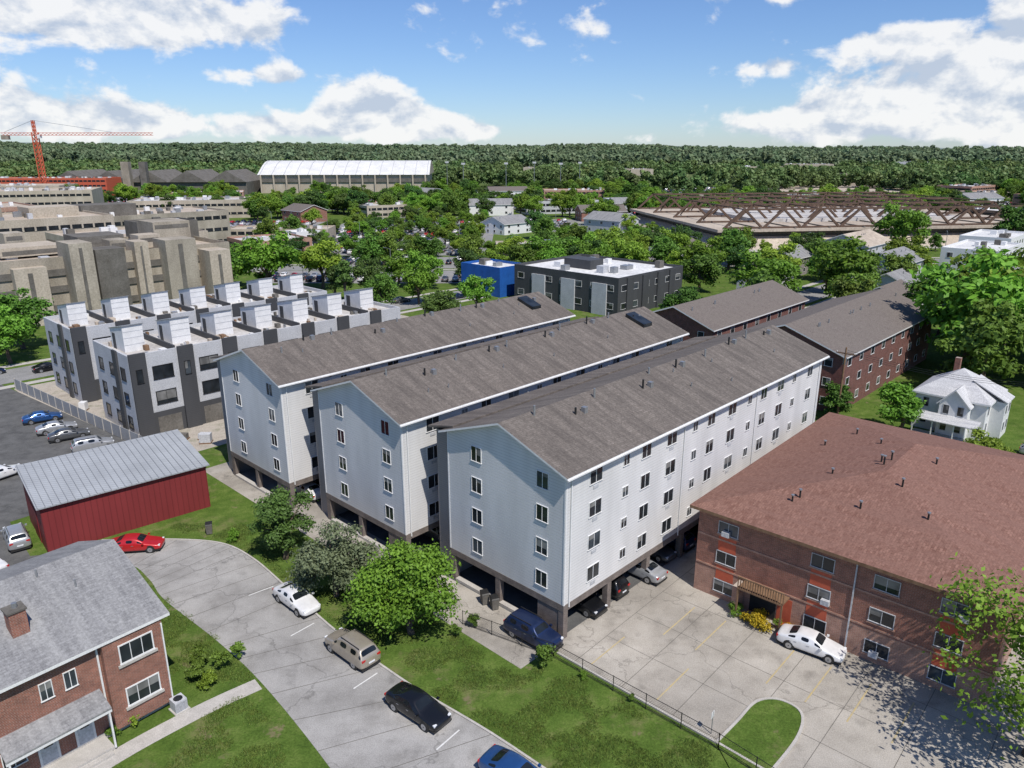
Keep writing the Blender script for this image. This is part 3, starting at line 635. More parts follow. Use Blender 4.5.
K=Bld('sports_arena',78,283,9); L=140; W=100
K.hexa('walls','tanroof',[(-7,-7,0),(L+7,-7,0),(L+7,W+7,0),(-7,W+7,0),(0,0,4),(L,0,4),(L,W,4),(0,W,4)])
K.box('walls','cdark',1,L-1,1,W-1,4.002,6)
K.box('roof','tanroof',-3,L+3,-3,W+3,6,7)
K.box('roof','membrane',24,L-24,22,W-22,7.02,8.4)
for i in range(1,10): K.box('roof','cdark',i*14-.3,i*14+.3,-2.5,21.9,7.002,7.4)
for y in [-1,24,50,76,100]:
    n_=9; st=L/n_; zt=14
    for i in range(n_):
        x=i*st
        K.beam('trusses','rust',(x,y,7),(x+st/2,y,zt),.75); K.beam('trusses','rust',(x+st/2,y,zt),(x+st,y,7),.75)
        if i<n_-1: K.beam('trusses','rust',(x+st/2,y,zt),(x+st*1.5,y,zt),.7)
        if y<100: K.beam('trusses','rust',(x+st/2,y,zt),(x+st/2,y+25.5,zt),.4); K.beam('trusses','rust',(x+st/2,y,zt),(x+st/2,y+12,7.2),.4)
    K.beam('trusses','rust',(0,y,7.4),(L,y,7.4),.6)
K.finish()
sheet('arena_plaza',[(66,268),(225,292),(215,405),(50,380)],.045,'kerb')

Cn=Bld('tower_crane',-352,560,-1); h=47
def lattice(p,q,w,t,n_,mat):
    p=Vector(p);q=Vector(q);d=(q-p);u=d.normalized().cross(Vector((0,1,0)))
    if u.length<.1: u=Vector((1,0,0))
    u.normalize(); v_=d.normalized().cross(u).normalized()
    c4=[(u*a+v_*b_)*w/2 for a,b_ in ((-1,-1),(1,-1),(1,1),(-1,1))]
    for c_ in c4: Cn.beam('lattice',mat,p+c_,q+c_,t)
    for i in range(n_):
        a=p+d*i/n_; b_=p+d*(i+1)/n_
        for k in range(4): Cn.beam('lattice',mat,a+c4[k],b_+c4[(k+1)%4],t*.7)
lattice((0,0,0),(0,0,h),3.0,.5,16,'cranered'); lattice((-24,0,h-1.2),(84,0,h-1.2),1.7,.25,40,'cranered'); lattice((0,0,h),(0,0,h+8),1.5,.35,3,'cranered')
Cn.beam('ties','steel',(0,0,h+8),(55,0,h),.2); Cn.beam('ties','steel',(0,0,h+8),(-22,0,h),.2)
Cn.box('counterweight','cwall',-24,-19,-1.3,1.3,h-5,h-2); Cn.box('cab','white',1.6,4,-1.2,1.2,h-4,h-1.6); cr=Cn.finish(); cr.location.x=-338
for x,y in ((-40,640),(-5,655),(20,700),(-60,720),(60,690),(40,640)):
    p=Bld('floodlight_mast',x,y,0); p.cyl('mast','steel',0,0,0,25,.3,.18,6); p.box('lamps','ltgrey',-1.6,1.6,-.25,.25,23.5,25); p.finish()

def pole(x,y,h=10.5,ang=A_ANG):
    p=Bld('utility_pole',x,y,ang); p.cyl('pole','wood',0,0,0,h,.16,.11,8); p.box('crossarm','wood',-.06,.06,-1.2,1.2,h-.9,h-.75); p.cyl('transformer','steel',.35,.1,h-2.4,h-1.5,.24)
    for q in (-1.1,0,1.1): p.cyl('insulators','white',0,q,h-.75,h-.6,.05)
    p.finish()
PL=[(43.5,94.5),(64,79),(92,58)]
for q in PL: pole(*q)
w=Bld('power_lines',0,0,0)
for i in range(2):
    a,b_=PL[i],PL[i+1]
    for off in (-1.1,0,1.1):
        pts=[]
        for k in range(13):
            t=k/12; pts.append((a[0]+(b_[0]-a[0])*t+off*bx[0]*-1*0.7,a[1]+(b_[1]-a[1])*t+off*.7,9.9-1.1*math.sin(math.pi*t)))
        for k in range(12): w.beam('w','black',pts[k],pts[k+1],.03)
w.finish()
lamps=[(-66,118),(-90,98),(60,118),(84,140),(-20,240),(20,244),(60,246),(-60,300),(-30,330),(-45,370),(-70,340),(-40,250),(0,250),(40,290),(30,310),(60,280),(-20,290),(-50,280),(-75,310),(100,258),(150,262),(-110,350),(-150,360),(0,370),(20,350),(300,430),(350,440),(180,205),(-35,217),(-60,215)]
pm=None
for x,y in lamps:
    if pm is None:
        p=Bld('street_lamp',x,y,30); p.cyl('m','steel',0,0,0,8,.11,.07,8); p.beam('m','steel',(0,0,7.9),(1.8,0,8.2),.08); p.box('m','steel',1.6,2.3,-.14,.14,8.12,8.24); pm=p.finish()
    else:
        o=bpy.data.objects.new('street_lamp',pm.data); COL.objects.link(o); o.location=(x,y,0); o.rotation_euler[2]=R.uniform(0,6)

def fence(name,pts,h,mat='black',sp=2.4,mesh=True):
    B=Bld(name,0,0,0)
    for i in range(len(pts)-1):
        a=Vector((*pts[i],0));b_=Vector((*pts[i+1],0));Ln=(b_-a).length;n_=max(1,round(Ln/sp))
        for k in range(n_+1):
            p=a.lerp(b_,k/n_); B.beam('posts',mat,p,p+Vector((0,0,h+.05)),.05)
        for z in (h,.12): B.beam('rails',mat,a+Vector((0,0,z)),b_+Vector((0,0,z)),.03)
        if mesh:
            m_=int(Ln/.16)
            for k in range(m_):
                p=a.lerp(b_,k/m_); q=a.lerp(b_,min(1,(k+5)/m_)); B.beam('mesh',mat,p+Vector((0,0,.12)),q+Vector((0,0,h)),.006); B.beam('mesh',mat,q+Vector((0,0,.12)),p+Vector((0,0,h)),.006)
    B.finish()
fence('chain_link_fence',[(-3.8,49.8),(3.0,45.8),(12.6,37.1),(16,33.4)],1.2,'black')
fb=Bld('board_fence',-76,109.5,-38); fb.box('boards','fencegrey',0,39,-.03,.03,.05,1.7)
for i in range(17): fb.box('posts','kerb',i*2.4,i*2.4+.12,-.1,.1,0,1.8)
fb.finish()
sgn=Bld('parking_sign',12.5,38.4,-40); sgn.cyl('post','steel',0,0,0,1.7,.03,n=6); sgn.box('plate','white',-.02,.0,-.18,.18,1.25,1.7); sgn.finish()
for x,y,c_ in ((-2.2,52.6,'cdark'),(-1.4,51.9,'cdark'),(-28.9,64.2,'cdark')):
    q=Bld('wheeled_bin',x,y,20); q.hexa('body',c_,[(-.25,-.3,.08),(.25,-.3,.08),(.25,.3,.08),(-.25,.3,.08),(-.3,-.36,1),(.3,-.36,1),(.3,.36,1),(-.3,.36,1)]); q.hexa('lid','black',[(-.32,-.38,1.002),(.32,-.38,1.002),(.32,.38,1.002),(-.32,.38,1.002),(-.3,-.3,1.08),(.3,-.3,1.08),(.3,.36,1.12),(-.3,.36,1.12)])
    for s_ in (-.2,.2): q.beam('wheels','black',(s_-.04,.33,.1),(s_+.04,.33,.1),.2)
    q.finish()

# ---------------------------------------------------------------- cars
SED=[(2.36,.60,.30,.54,.60,.46,0),(2.26,.80,.22,.66,.71,.62,0),(1.75,.90,.2,.76,.84,.70,0),(1.0,.92,.2,.89,.97,.74,0),(.15,.92,.2,.94,1.42,.62,1),(-.8,.92,.2,.96,1.43,.62,1),(-1.7,.91,.2,.98,1.08,.70,0),(-2.2,.86,.24,.94,1.02,.66,0),(-2.38,.74,.34,.80,.86,.56,0)]
SUV=[(2.3,.66,.34,.68,.76,.52,0),(2.2,.84,.27,.86,.93,.68,0),(1.7,.92,.25,.97,1.05,.74,0),(1.1,.94,.25,1.02,1.12,.77,0),(.45,.94,.25,1.06,1.66,.68,1),(-.8,.95,.25,1.08,1.72,.68,1),(-1.85,.94,.25,1.08,1.66,.66,1),(-2.25,.91,.28,1.02,1.14,.74,0),(-2.36,.8,.4,.86,.92,.62,0)]
for nm,c_,r_ in (('tyre',(.02,.02,.02),.8),('rim',(.45,.46,.48),.3),('headlamp',(.75,.77,.8),.1),('taillamp',(.45,.02,.02),.2)):
    M[nm]=noisy(nm,tuple(x*.9 for x in c_),c_,4,r_,metal=.7 if nm=='rim' else 0,spec=.5)
M['carglass']=glassy('car_glass',(.012,.015,.018),.04)
def car_mesh(name,ST,sc,wb,wr,suv):
    bm=bmesh.new(); rings=[]
    for (x,w,zb,be,tz,tw,cab) in ST:
        h=[(w*.86,zb),(w,zb+.14),(w*1.0,(zb+be)/2+.06),(w*.965,be),(tw,tz-.03),(tw*.5,tz+.02)]
        ring=[(x,a,z) for a,z in h]+[(x,-a,z) for a,z in h[::-1]]
        rings.append([bm.verts.new(p) for p in ring])
    ws=[];rs=[];sds=[]
    for i in range(len(rings)-1):
        for j in range(12):
            k=(j+1)%12
            fc=bm.faces.new([rings[i][j],rings[i][k],rings[i+1][k],rings[i+1][j]]); fc.smooth=True
            c0,c1=ST[i][6],ST[i+1][6]
            if j in (3,7) and (c0 or c1): sds.append(fc)
            if j in (4,5,6) and c1 and not c0: ws.append(fc)
            if j in (4,5,6) and c0 and not c1: rs.append(fc)
    for r_ in (rings[0],rings[-1]): bm.faces.new(r_)
    bmesh.ops.recalc_face_normals(bm,faces=bm.faces)
    for grp in (ws,rs): 
        bmesh.ops.inset_region(bm,faces=grp,thickness=.06)
        for f_ in grp: f_.material_index=1
    bmesh.ops.inset_individual(bm,faces=sds,thickness=.055)
    for f_ in sds: f_.material_index=1
    me=bpy.data.meshes.new(name+'_base'); bm.to_mesh(me); bm.free()
    for k in ('white','carglass','tyre','rim','headlamp','taillamp'): me.materials.append(M[k])
    o=bpy.data.objects.new('tmp',me); COL.objects.link(o); md=o.modifiers.new('s','SUBSURF'); md.levels=2; md.render_levels=2
    dg=bpy.context.evaluated_depsgraph_get(); dg.update(); me2=bpy.data.meshes.new_from_object(o.evaluated_get(dg)); bpy.data.objects.remove(o)
    bm=bmesh.new(); bm.from_mesh(me2)
    for f_ in bm.faces: f_.smooth=True
    def cylY(x,y0,y1,z,r,mi,n_=20):
        a=[bm.verts.new((x+r*math.cos(2*math.pi*i/n_),y0,z+r*math.sin(2*math.pi*i/n_))) for i in range(n_)]
        b_=[bm.verts.new((x+r*math.cos(2*math.pi*i/n_),y1,z+r*math.sin(2*math.pi*i/n_))) for i in range(n_)]
        for i in range(n_): bm.faces.new([a[i],a[(i+1)%n_],b_[(i+1)%n_],b_[i]]).material_index=mi
        bm.faces.new(b_).material_index=mi; bm.faces.new(a).material_index=mi
    def bxx(x0,x1,y0,y1,z0,z1,mi):
        v_=[bm.verts.new(p) for p in [(x0,y0,z0),(x1,y0,z0),(x1,y1,z0),(x0,y1,z0),(x0,y0,z1),(x1,y0,z1),(x1,y1,z1),(x0,y1,z1)]]
        for q in ((0,3,2,1),(4,5,6,7),(0,1,5,4),(1,2,6,5),(2,3,7,6),(3,0,4,7)): bm.faces.new([v_[i] for i in q]).material_index=mi
    for x in (wb,-wb+.05):
        for s_ in (1,-1):
            cylY(x,s_*.70,s_*.905,wr+.02,wr+.07,2); cylY(x,s_*.72,s_*.925,wr,wr,2); cylY(x,s_*.9,s_*.932,wr,wr*.66,3)
            cylY(x,s_*.9,s_*.936,wr,wr*.14,2,8)
    zl=.68 if not suv else .86
    for s_ in (1,-1):
        bxx(2.08,2.25,s_*.52,s_*.76,zl-.09,zl+.03,4); bxx(-2.33,-2.18,s_*.5,s_*.80,zl+.02,zl+.18,5)
        bxx(.78,.95,s_*.90,s_*1.06,.95 if not suv else 1.08,1.07 if not suv else 1.22,0)
        for xh in (-.15,-1.05): bxx(xh,xh+.2,s_*.90,s_*.925,.80 if not suv else .93,.83 if not suv else .96,3)
    bxx(2.2,2.335,-.42,.42,.40 if not suv else .48,.54 if not suv else .68,2); bxx(-2.375,-2.3,-.25,.25,.60,.72,4)
    bxx(-2.3,2.25,-.8,.8,.17,.30,2)
    if suv:
        for s_ in (1,-1): bxx(-1.8,.3,s_*.60,s_*.64,1.70,1.745,2)
    me=bpy.data.meshes.new(name)
    bm.to_mesh(me); bm.free()
    for k in ('white','carglass','tyre','rim','headlamp','taillamp'): me.materials.append(M[k])
    return me
CM={'sedan':car_mesh('sedan_mesh',SED,1,1.42,.33,False),'suv':car_mesh('suv_mesh',SUV,1,1.40,.36,True)}
PC={'white':(.74,.74,.74),'black':(.012,.013,.016),'silver':(.42,.43,.44),'beige':(.42,.37,.30),'red':(.45,.015,.02),'blue':(.025,.09,.26),'navy':(.015,.03,.09),'grey':(.12,.125,.13)}
PM={k:paint('car_paint_'+k,c_,.15 if k in('white','red') else .45) for k,c_ in PC.items()}
def car(x,y,ang,kind='sedan',col='white',name=None,s=1.0,z=.014):
    o=bpy.data.objects.new(name or ('parked_'+kind),CM[kind]); COL.objects.link(o); o.location=(x,y,z); o.rotation_euler[2]=rad(ang); o.scale=(s,s,s)
    o.material_slots[0].link='OBJECT'; o.material_slots[0].material=PM[col]
for c_ in ((-17.3,52.4,-43,'sedan','white'),(-11.6,46.1,138,'suv','beige'),(-6.1,40.2,-39,'sedan','black'),(.3,34.6,-38,'sedan','blue'),
           (-34.4,61.2,8,'sedan','red'),(21.9,46.7,-36,'sedan','white'),(1.6,47.9,-42,'suv','navy'),
           (-63.4,95.3,35,'sedan','blue'),(-59.2,91.4,37,'sedan','silver'),(-56.2,88.9,36,'sedan','grey'),(-51.2,85.3,36,'suv','silver'),
           (-57,77,60,'sedan','white'),(-46.2,62.5,130,'suv','silver'),(-45.8,57.6,150,'sedan','white'),(-77,119.8,A_ANG,'sedan','black'),
           (70,91,A_ANG,'sedan','grey'),(79,96,A_ANG,'sedan','white'),(83,107,A_ANG,'suv','black'),(63,82.5,-40,'suv','silver')):
    car(*c_)
for t,k,cc,o_,dy in ((4.3,'sedan','black',oC,1.9),(7.6,'suv','black',oC,2.2),(11.6,'sedan','silver',oC,1.1),(15.2,'sedan','grey',oC,2.4),(18.0,'suv','navy',oC,2.2),(27,'sedan','black',oC,2.0),(31,'suv','grey',oC,2.),
                (5,'suv','grey',oB,2.6),(8,'sedan','black',oB,2.2),(3.0,'sedan','white',oA,1.8),(6,'suv','black',oA,2.4)):
    q=F(t,dy,o_); car(q[0],q[1],A_ANG-90 if R.random()<.5 else A_ANG+90,k,cc)
for i in range(16):
    t=R.uniform(-30,220); q=F(t,R.choice([-3,3]),(-80,118)); car(q[0],q[1],A_ANG,R.choice(['sedan','suv']),R.choice(list(PC)))
for i in range(14):
    t=R.uniform(8,150); q=F(t,R.choice([-3,3]),(76,88)); car(q[0],q[1],A_ANG,R.choice(['sedan','suv']),R.choice(list(PC)))
def face_instancer(name,items,child,rotz=True):
    v=[];f=[]
    for (x,y,z,s,a) in items:
        k=len(v); h=s/2
        for dx,dy in ((-h,-h),(h,-h),(h,h),(-h,h)):
            v.append((x+dx*math.cos(a)-dy*math.sin(a),y+dx*math.sin(a)+dy*math.cos(a),z))
        f.append((k,k+1,k+2,k+3))
    me=bpy.data.meshes.new(name); me.from_pydata(v,[],f); me.update()
    o=bpy.data.objects.new(name,me); COL.objects.link(o); o.instance_type='FACES'; o.use_instance_faces_scale=True; o.show_instancer_for_render=False; o.show_instancer_for_viewport=False
    child.parent=o; return o
its={k:[] for k in ('white','silver','black','red','grey','navy')}
for (x0,x1,y0,y1) in CP:
    y=y0+4
    while y<y1-3:
        x=x0+4
        while x<x1-3:
            if R.random()<.82: its[R.choice(['white','white','silver','black','white','grey','red','navy','silver','black','grey'])].append((x,y,.05,1,rad(90)+R.uniform(-.03,.03)))
            x+=2.9
        y+=5.6 if int((y-y0)/5.6)%2==0 else 10.5
for k,it in its.items():
    if not it: continue
    o=bpy.data.objects.new('car',CM[R.choice(['sedan','suv'])]); COL.objects.link(o); o.material_slots[0].link='OBJECT'; o.material_slots[0].material=PM[k]
    face_instancer('distant_parked_cars',it,o)

# ---------------------------------------------------------------- trees
def tree_mesh(name,seed,Rr,H,base,ncl,nl,ls,mat,shape='round',squash=1.0,trunk=True,gap=0.0):
    rs=np.random.RandomState(seed); verts=[];faces=[];mi=[];tint=[]
    rc=random.Random(seed)
    cz=(base+H)/2; hz=(H-base)/2
    cl=[]
    tries=0
    while len(cl)<ncl and tries<4000:
        tries+=1
        d=Vector((rc.gauss(0,1),rc.gauss(0,1),rc.gauss(0,1))).normalized()
        rr=rc.uniform(.45,.85) if rc.random()<.8 else rc.uniform(.1,.4)
        px,py,pz=d.x*rr*Rr,d.y*rr*Rr,d.z*rr*hz
        if shape=='cone': t=(pz+hz)/(2*hz); k=1.15-1.0*t; px*=k;py*=k
        if shape=='dome': t=(pz+hz)/(2*hz); k=1.1-.35*t; px*=k;py*=k
        cr=Rr*rc.uniform(.22,.42)*(1.0 if ncl<26 else .8)
        cl.append((Vector((px,py,cz+pz)),cr,rc.uniform(0,1)))
    wts=np.array([c[1]**2 for c in cl]); wts/=wts.sum()
    idx=rs.choice(len(cl),nl,p=wts)
    C=np.array([tuple(c[0]) for c in cl])[idx]; CR=np.array([c[1] for c in cl])[idx]; CT=np.array([c[2] for c in cl])[idx]
    d=rs.normal(size=(nl,3)); d/=np.linalg.norm(d,axis=1)[:,None]; d[:,2]=np.where((d[:,2]<-.3)&(rs.rand(nl)<.6),-d[:,2],d[:,2])
    rr=CR*(rs.rand(nl)**.35)*(1+.22*rs.normal(size=nl))
    Pc=C+d*rr[:,None]*np.array([1,1,.8])
    Pc[:,2]=np.maximum(Pc[:,2],max(.12,base*.7))
    nrm=d*.9+rs.normal(size=(nl,3))*.6+np.array([0,0,.35]); nrm/=np.linalg.norm(nrm,axis=1)[:,None]
    t=np.cross(nrm,rs.normal(size=(nl,3))); t/=np.linalg.norm(t,axis=1)[:,None]; b_=np.cross(nrm,t)
    sz=ls*(.6+.8*rs.rand(nl))[:,None]
    q=np.stack([Pc-t*sz*.75,Pc-b_*sz*.42,Pc+t*sz*.75,Pc+b_*sz*.42],axis=1).reshape(-1,3)
    verts=[tuple(p) for p in q.tolist()]; faces=[(4*i,4*i+1,4*i+2,4*i+3) for i in range(nl)]; mi=[0]*nl
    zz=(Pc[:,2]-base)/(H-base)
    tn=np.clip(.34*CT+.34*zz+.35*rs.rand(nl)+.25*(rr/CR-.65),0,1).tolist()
    def tube(p,q_,r0,r1,n_=7):
        p=Vector(p);q_=Vector(q_); dd=(q_-p).normalized(); u=dd.cross(Vector((0,1,.1))).normalized(); w_=dd.cross(u)
        k=len(verts)
        for (c_,r_) in ((p,r0),(q_,r1)):
            for i in range(n_):
                a=2*math.pi*i/n_; verts.append(tuple(c_+u*r_*math.cos(a)+w_*r_*math.sin(a)))
        for i in range(n_): faces.append((k+i,k+(i+1)%n_,k+n_+(i+1)%n_,k+n_+i)); mi.append(1); tn.append(0)
    if trunk:
        tr=H*.022+.06
        tube((0,0,-.1),(0.05*Rr,0,base+.1),tr*1.3,tr); tube((0.05*Rr,0,base),(0,.05*Rr,cz+hz*.4),tr,tr*.35)
        for c_ in cl[:min(len(cl),14)]:
            z0=rc.uniform(base*.8,cz); tube((0,0,z0),c_[0],tr*.45,tr*.1,5)
    me=bpy.data.meshes.new(name); me.from_pydata(verts,[],faces); me.polygons.foreach_set('material_index',mi)
    a=me.attributes.new('tint','FLOAT','FACE'); a.data.foreach_set('value',tn)
    me.materials.append(M[mat]); me.materials.append(M['bark']); me.update(); return me
def put(me,name,x,y,s=1,z=0,rot=None,sz=None):
    o=bpy.data.objects.new(name,me); COL.objects.link(o); o.location=(x,y,z); o.rotation_euler[2]=R.uniform(0,6.28) if rot is None else rot; o.scale=(s,s,sz or s); return o
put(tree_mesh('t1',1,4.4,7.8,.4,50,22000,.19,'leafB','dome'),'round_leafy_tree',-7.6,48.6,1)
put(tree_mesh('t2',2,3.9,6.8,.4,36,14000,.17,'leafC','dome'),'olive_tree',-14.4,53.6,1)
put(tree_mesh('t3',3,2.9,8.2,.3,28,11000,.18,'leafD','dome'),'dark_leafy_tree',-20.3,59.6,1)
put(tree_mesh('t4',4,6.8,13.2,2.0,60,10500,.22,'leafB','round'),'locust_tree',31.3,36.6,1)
bush=tree_mesh('bush',5,1.0,1.5,.05,10,1300,.12,'leafA','dome',trunk=False)
bushb=tree_mesh('bushb',6,1.0,1.4,.05,10,1300,.12,'leafB','dome',trunk=False)
for x,y,s in ((2.1,44.7,1.1),(-21.5,43.3,.9),(-20.6,44.6,.9),(-19.7,45.6,.8),(-20.6,42.7,.8),(-22,44.9,1.),(-24.2,39.2,.7),(-25,38.2,.6),(5.0,43.6,.4),(-2.9,49.3,.7),(-9.8,52.3,.9),(-26,62.8,.8),(-11.5,51.4,.8),(-18,57.5,.9),(-4.2,48.4,.6),(8,41.3,.35)):
    put(R.choice([bush,bushb]),'shrub',x,y,s)
fl=tree_mesh('flowers',8,1.5,.9,.02,14,2400,.11,'flower','dome',trunk=False)
put(fl,'flower_bed',19.0,50.0,1); put(fl,'flower_bed',20.6,48.9,.6); put(bushb,'shrub',17.7,51.1,.8); put(bush,'shrub',20.3,49.2,.5)
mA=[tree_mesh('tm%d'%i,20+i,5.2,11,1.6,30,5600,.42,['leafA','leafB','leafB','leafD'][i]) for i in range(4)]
mC=tree_mesh('tcone',30,2.6,11,.8,24,3500,.35,'leafD','cone')
named=[(-62,190,1.7,1),(-50,197,1.4,1),(-75,200,1.3,0),(-35,185,.95,3),(-23,196,1.1,1),(-86,124,.95,1),(-90,134,1.1,0),
 (58,170,1.5,1),(66,229,1.4,0),(77,172,1.5,1),(135,263,1.7,1),(74,117,1.9,1),(90,134,2.0,1),(70,107,1.4,0),(98,120,1.8,0),(86,109,1.7,1),(80,124,1.7,1),(186,282,1.7,0),(99,250,1.1,3),
 (14,222,1.2,0),(30,228,1.2,1),(44,222,1.2,0),(-5,215,.95,1),(44,96.0,.55,0),(50,90.0,.7,2),(53,78,.5,1),(95,104,1.5,0),(108,138,1.6,1),(66,142,1.1,0),(52,152,1.1,0),(-14,152,.9,3),(-8,166,.9,1),(3,208,1.0,0),(70,200,1.3,1),(88,208,1.2,0),(48,192,1.1,0),(-30,199,.95,1),(-45,232,.8,0),(-105,140,.8,0),
 (54,212,1.3,1),(22,208,1.1,1),(12,200,1.0,2),(-12,202,.95,3),(80,190,1.1,1),(93,180,1.2,0),(110,208,1.1,1),(120,185,1.3,1),(140,190,1.3,0),(75,252,1.1,1),(116,224,1.1,1),(73,158,1.1,0),(98,152,1.3,1),(103,165,1.2,0),(125,150,1.5,1),(-30,168,.9,0),(-22,176,.9,1),(38,140,.8,1),(34,148,.9,0),(82,98,1.1,0),(100,96,1.3,1),(112,110,1.5,1),(84,144,1.3,0),(-40,240,.8,1),(0,240,1.0,1),(20,250,1.0,0),(92,222,1.2,0)]
for x,y,s,k in named: put(mA[k],'deciduous_tree',x,y,s*R.uniform(.93,1.07),sz=s*R.uniform(.82,1.0))
for x,y,s in ((-40,178,1.1),(-43,181,.9),(108,214,.9),(38,92,.6)): put(mC,'conifer_tree',x,y,s)
for t in (20,23,26.5,30,34): q=F(t,-2.0); put(mA[0],'deciduous_tree',q[0],q[1],R.uniform(.28,.4))
excl=[(-235,-60,596,750),(-385,-200,600,720),(-130,-52,140,235),(-190,-90,190,290),(60,228,250,412),(-6,52,152,205),(28,100,90,150),(90,182,185,250),(-60,30,636,742),(-345,-190,270,470),(-430,-290,480,560),(-90,-10,80,180)]
excl+=CP
def ok(x,y): return not any(a<=x<=b_ and c_<=y<=d_ for a,b_,c_,d_ in excl)
cnt=0; rb=random.Random(11)
placed=[]
while cnt<34:
    y=rb.uniform(225,600); x=rb.uniform(-.55*y,.72*y)
    if not ok(x,y) or not ok(x+20,y+10) or any(abs(x-a)<30 and abs(y-b_)<24 for a,b_ in placed): continue
    placed.append((x,y)); cnt+=1; k=1+y/450
    if rb.random()<.55: block('low_building',x,y,rb.uniform(14,26)*k,rb.uniform(9,14)*k,rb.uniform(4,8),rb.choice(['ltgrey','tanroof','cwarm','brick2','brick2']),rb.choice(['whiteroof','tanroof','membrane','membrane']),ang=rb.uniform(-5,50),rows=2,band=True)
    else: gabled('suburban_house',x,y,rb.uniform(12,18)*k*.8,rb.uniform(9,11)*k*.8,rb.uniform(4.5,6.5),2.8,rb.choice(['white','ltgrey','brick','siding']),rb.choice(['roofslate','roofbrown','roofslate']),ang=rb.choice([A_ANG,A_ANG-90,10]),rows=2,cols=3)
    excl.append((x-4,x+24,y-8,y+16))
for i in range(9):
    y=rb.uniform(760,1300); x=rb.uniform(-.1*y,.7*y); block('distant_building',x,y,rb.uniform(40,80),rb.uniform(18,30),rb.uniform(8,12),rb.choice(['ltgrey','tanroof','cwarm']),rb.choice(['whiteroof','membrane']),ang=rb.uniform(-20,20),z=terrain(x,y)+2); excl.append((x-15,x+85,y-20,y+15))
def region(x0,x1,y0,y1,n_,s0,s1,fan=None,dens=None):
    out=[]
    for _ in range(n_):
        y=R.uniform(y0,y1); x=R.uniform(x0,x1) if not fan else R.uniform(-.80*y-30,.80*y+30)
        if not ok(x,y): continue
        if dens is not None and noise.noise(Vector((x/90,y/120,1.3)))<dens: continue
        out.append((x,y,terrain(x,y)-.3,R.uniform(s0,s1),R.uniform(0,6.28)))
    return out
mid=region(-130,190,205,300,170,.7,1.2)+region(-260,300,300,640,900,.65,1.3)+region(0,0,400,640,1000,.8,1.45,fan=1,dens=-.12)
mid+=[(R.uniform(-80,-12),R.uniform(264,398),0,R.uniform(.45,.8),R.uniform(0,6)) for _ in range(70)]+[(R.uniform(100,340),R.uniform(505,635),0,R.uniform(.5,.9),R.uniform(0,6)) for _ in range(70)]+[(R.uniform(22,70),R.uniform(264,328),0,R.uniform(.4,.7),R.uniform(0,6)) for _ in range(18)]
mid+=[(R.uniform(-55,75),R.uniform(475,555),0,R.uniform(.6,1.0),R.uniform(0,6)) for _ in range(40)]+[(R.uniform(-245,-85),R.uniform(475,575),0,R.uniform(.6,1.0),R.uniform(0,6)) for _ in range(50)]
mid+=[(R.uniform(60,240),R.uniform(404,418),0,R.uniform(.8,1.25),R.uniform(0,6)) for _ in range(60)]
mid+=[(x+R.uniform(-2,2),259+.08*x+R.uniform(0,3),0,R.uniform(.45,.75),R.uniform(0,6)) for x in range(-80,200,9)]
for i in range(4):
    o=bpy.data.objects.new('tree',mA[i]); COL.objects.link(o); face_instancer('background_trees',mid[i::4],o)
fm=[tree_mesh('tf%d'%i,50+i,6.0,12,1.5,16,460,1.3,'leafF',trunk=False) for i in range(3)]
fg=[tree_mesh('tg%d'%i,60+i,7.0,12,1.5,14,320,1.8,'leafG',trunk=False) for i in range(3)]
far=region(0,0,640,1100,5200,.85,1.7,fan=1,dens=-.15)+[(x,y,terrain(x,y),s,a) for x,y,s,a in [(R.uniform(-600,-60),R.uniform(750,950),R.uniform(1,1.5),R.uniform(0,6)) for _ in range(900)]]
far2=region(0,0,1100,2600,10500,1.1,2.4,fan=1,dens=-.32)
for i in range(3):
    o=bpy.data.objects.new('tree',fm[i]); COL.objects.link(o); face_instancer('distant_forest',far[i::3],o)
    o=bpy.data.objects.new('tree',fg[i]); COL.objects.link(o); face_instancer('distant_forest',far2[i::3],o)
rs=random.Random(3); v=[];f=[]
for i in range(26):
    a=rs.uniform(0,6.28); x=rs.uniform(-.22,.22); y=rs.uniform(-.22,.22); h=rs.uniform(.05,.13); w_=.014; k=len(v)
    v+=[(x-w_*math.cos(a),y-w_*math.sin(a),0),(x+w_*math.cos(a),y+w_*math.sin(a),0),(x+.05*math.sin(a),y-.05*math.cos(a),h)]; f.append((k,k+1,k+2))
me=bpy.data.meshes.new('tuft'); me.from_pydata(v,[],f); at=me.attributes.new('tint','FLOAT','FACE'); at.data.foreach_set('value',[rs.random() for _ in f]); me.materials.append(M['grassblade'])
def inpoly(x,y,p):
    c_=False;j=len(p)-1
    for i in range(len(p)):
        if (p[i][1]>y)!=(p[j][1]>y) and x<(p[j][0]-p[i][0])*(y-p[i][1])/(p[j][1]-p[i][1])+p[i][0]: c_=not c_
        j=i
    return c_
g1=[F(-5.2,-.5),F(-5.2,50),(-33,64),(-27,63),(-23.2,60.2),(-18.6,55.2),(-13,49),(-7,43.4),(0,37.7),(8,30),(12.4,36.9),(3.0,45.4)]
g2=[(-22.3,43),(-17.6,43.3),(-22.4,48.3),(-28.6,53.6),(-31.5,56),(-32,50)]
g3=[(-24.6,34.5),(-18.2,41.9),(-11.3,35.9),(-6,29)]
tf=[]
while len(tf)<9000:
    x=R.uniform(-34,16);y=R.uniform(29,66)
    if inpoly(x,y,g1) or inpoly(x,y,g2) or inpoly(x,y,g3):
        if noise.noise(Vector((x*.4,y*.4,0)))>-.05: tf.append((x,y,0,R.uniform(.7,1.3),R.uniform(0,6.28)))
o=bpy.data.objects.new('tuft',me); COL.objects.link(o); face_instancer('grass',tf,o)

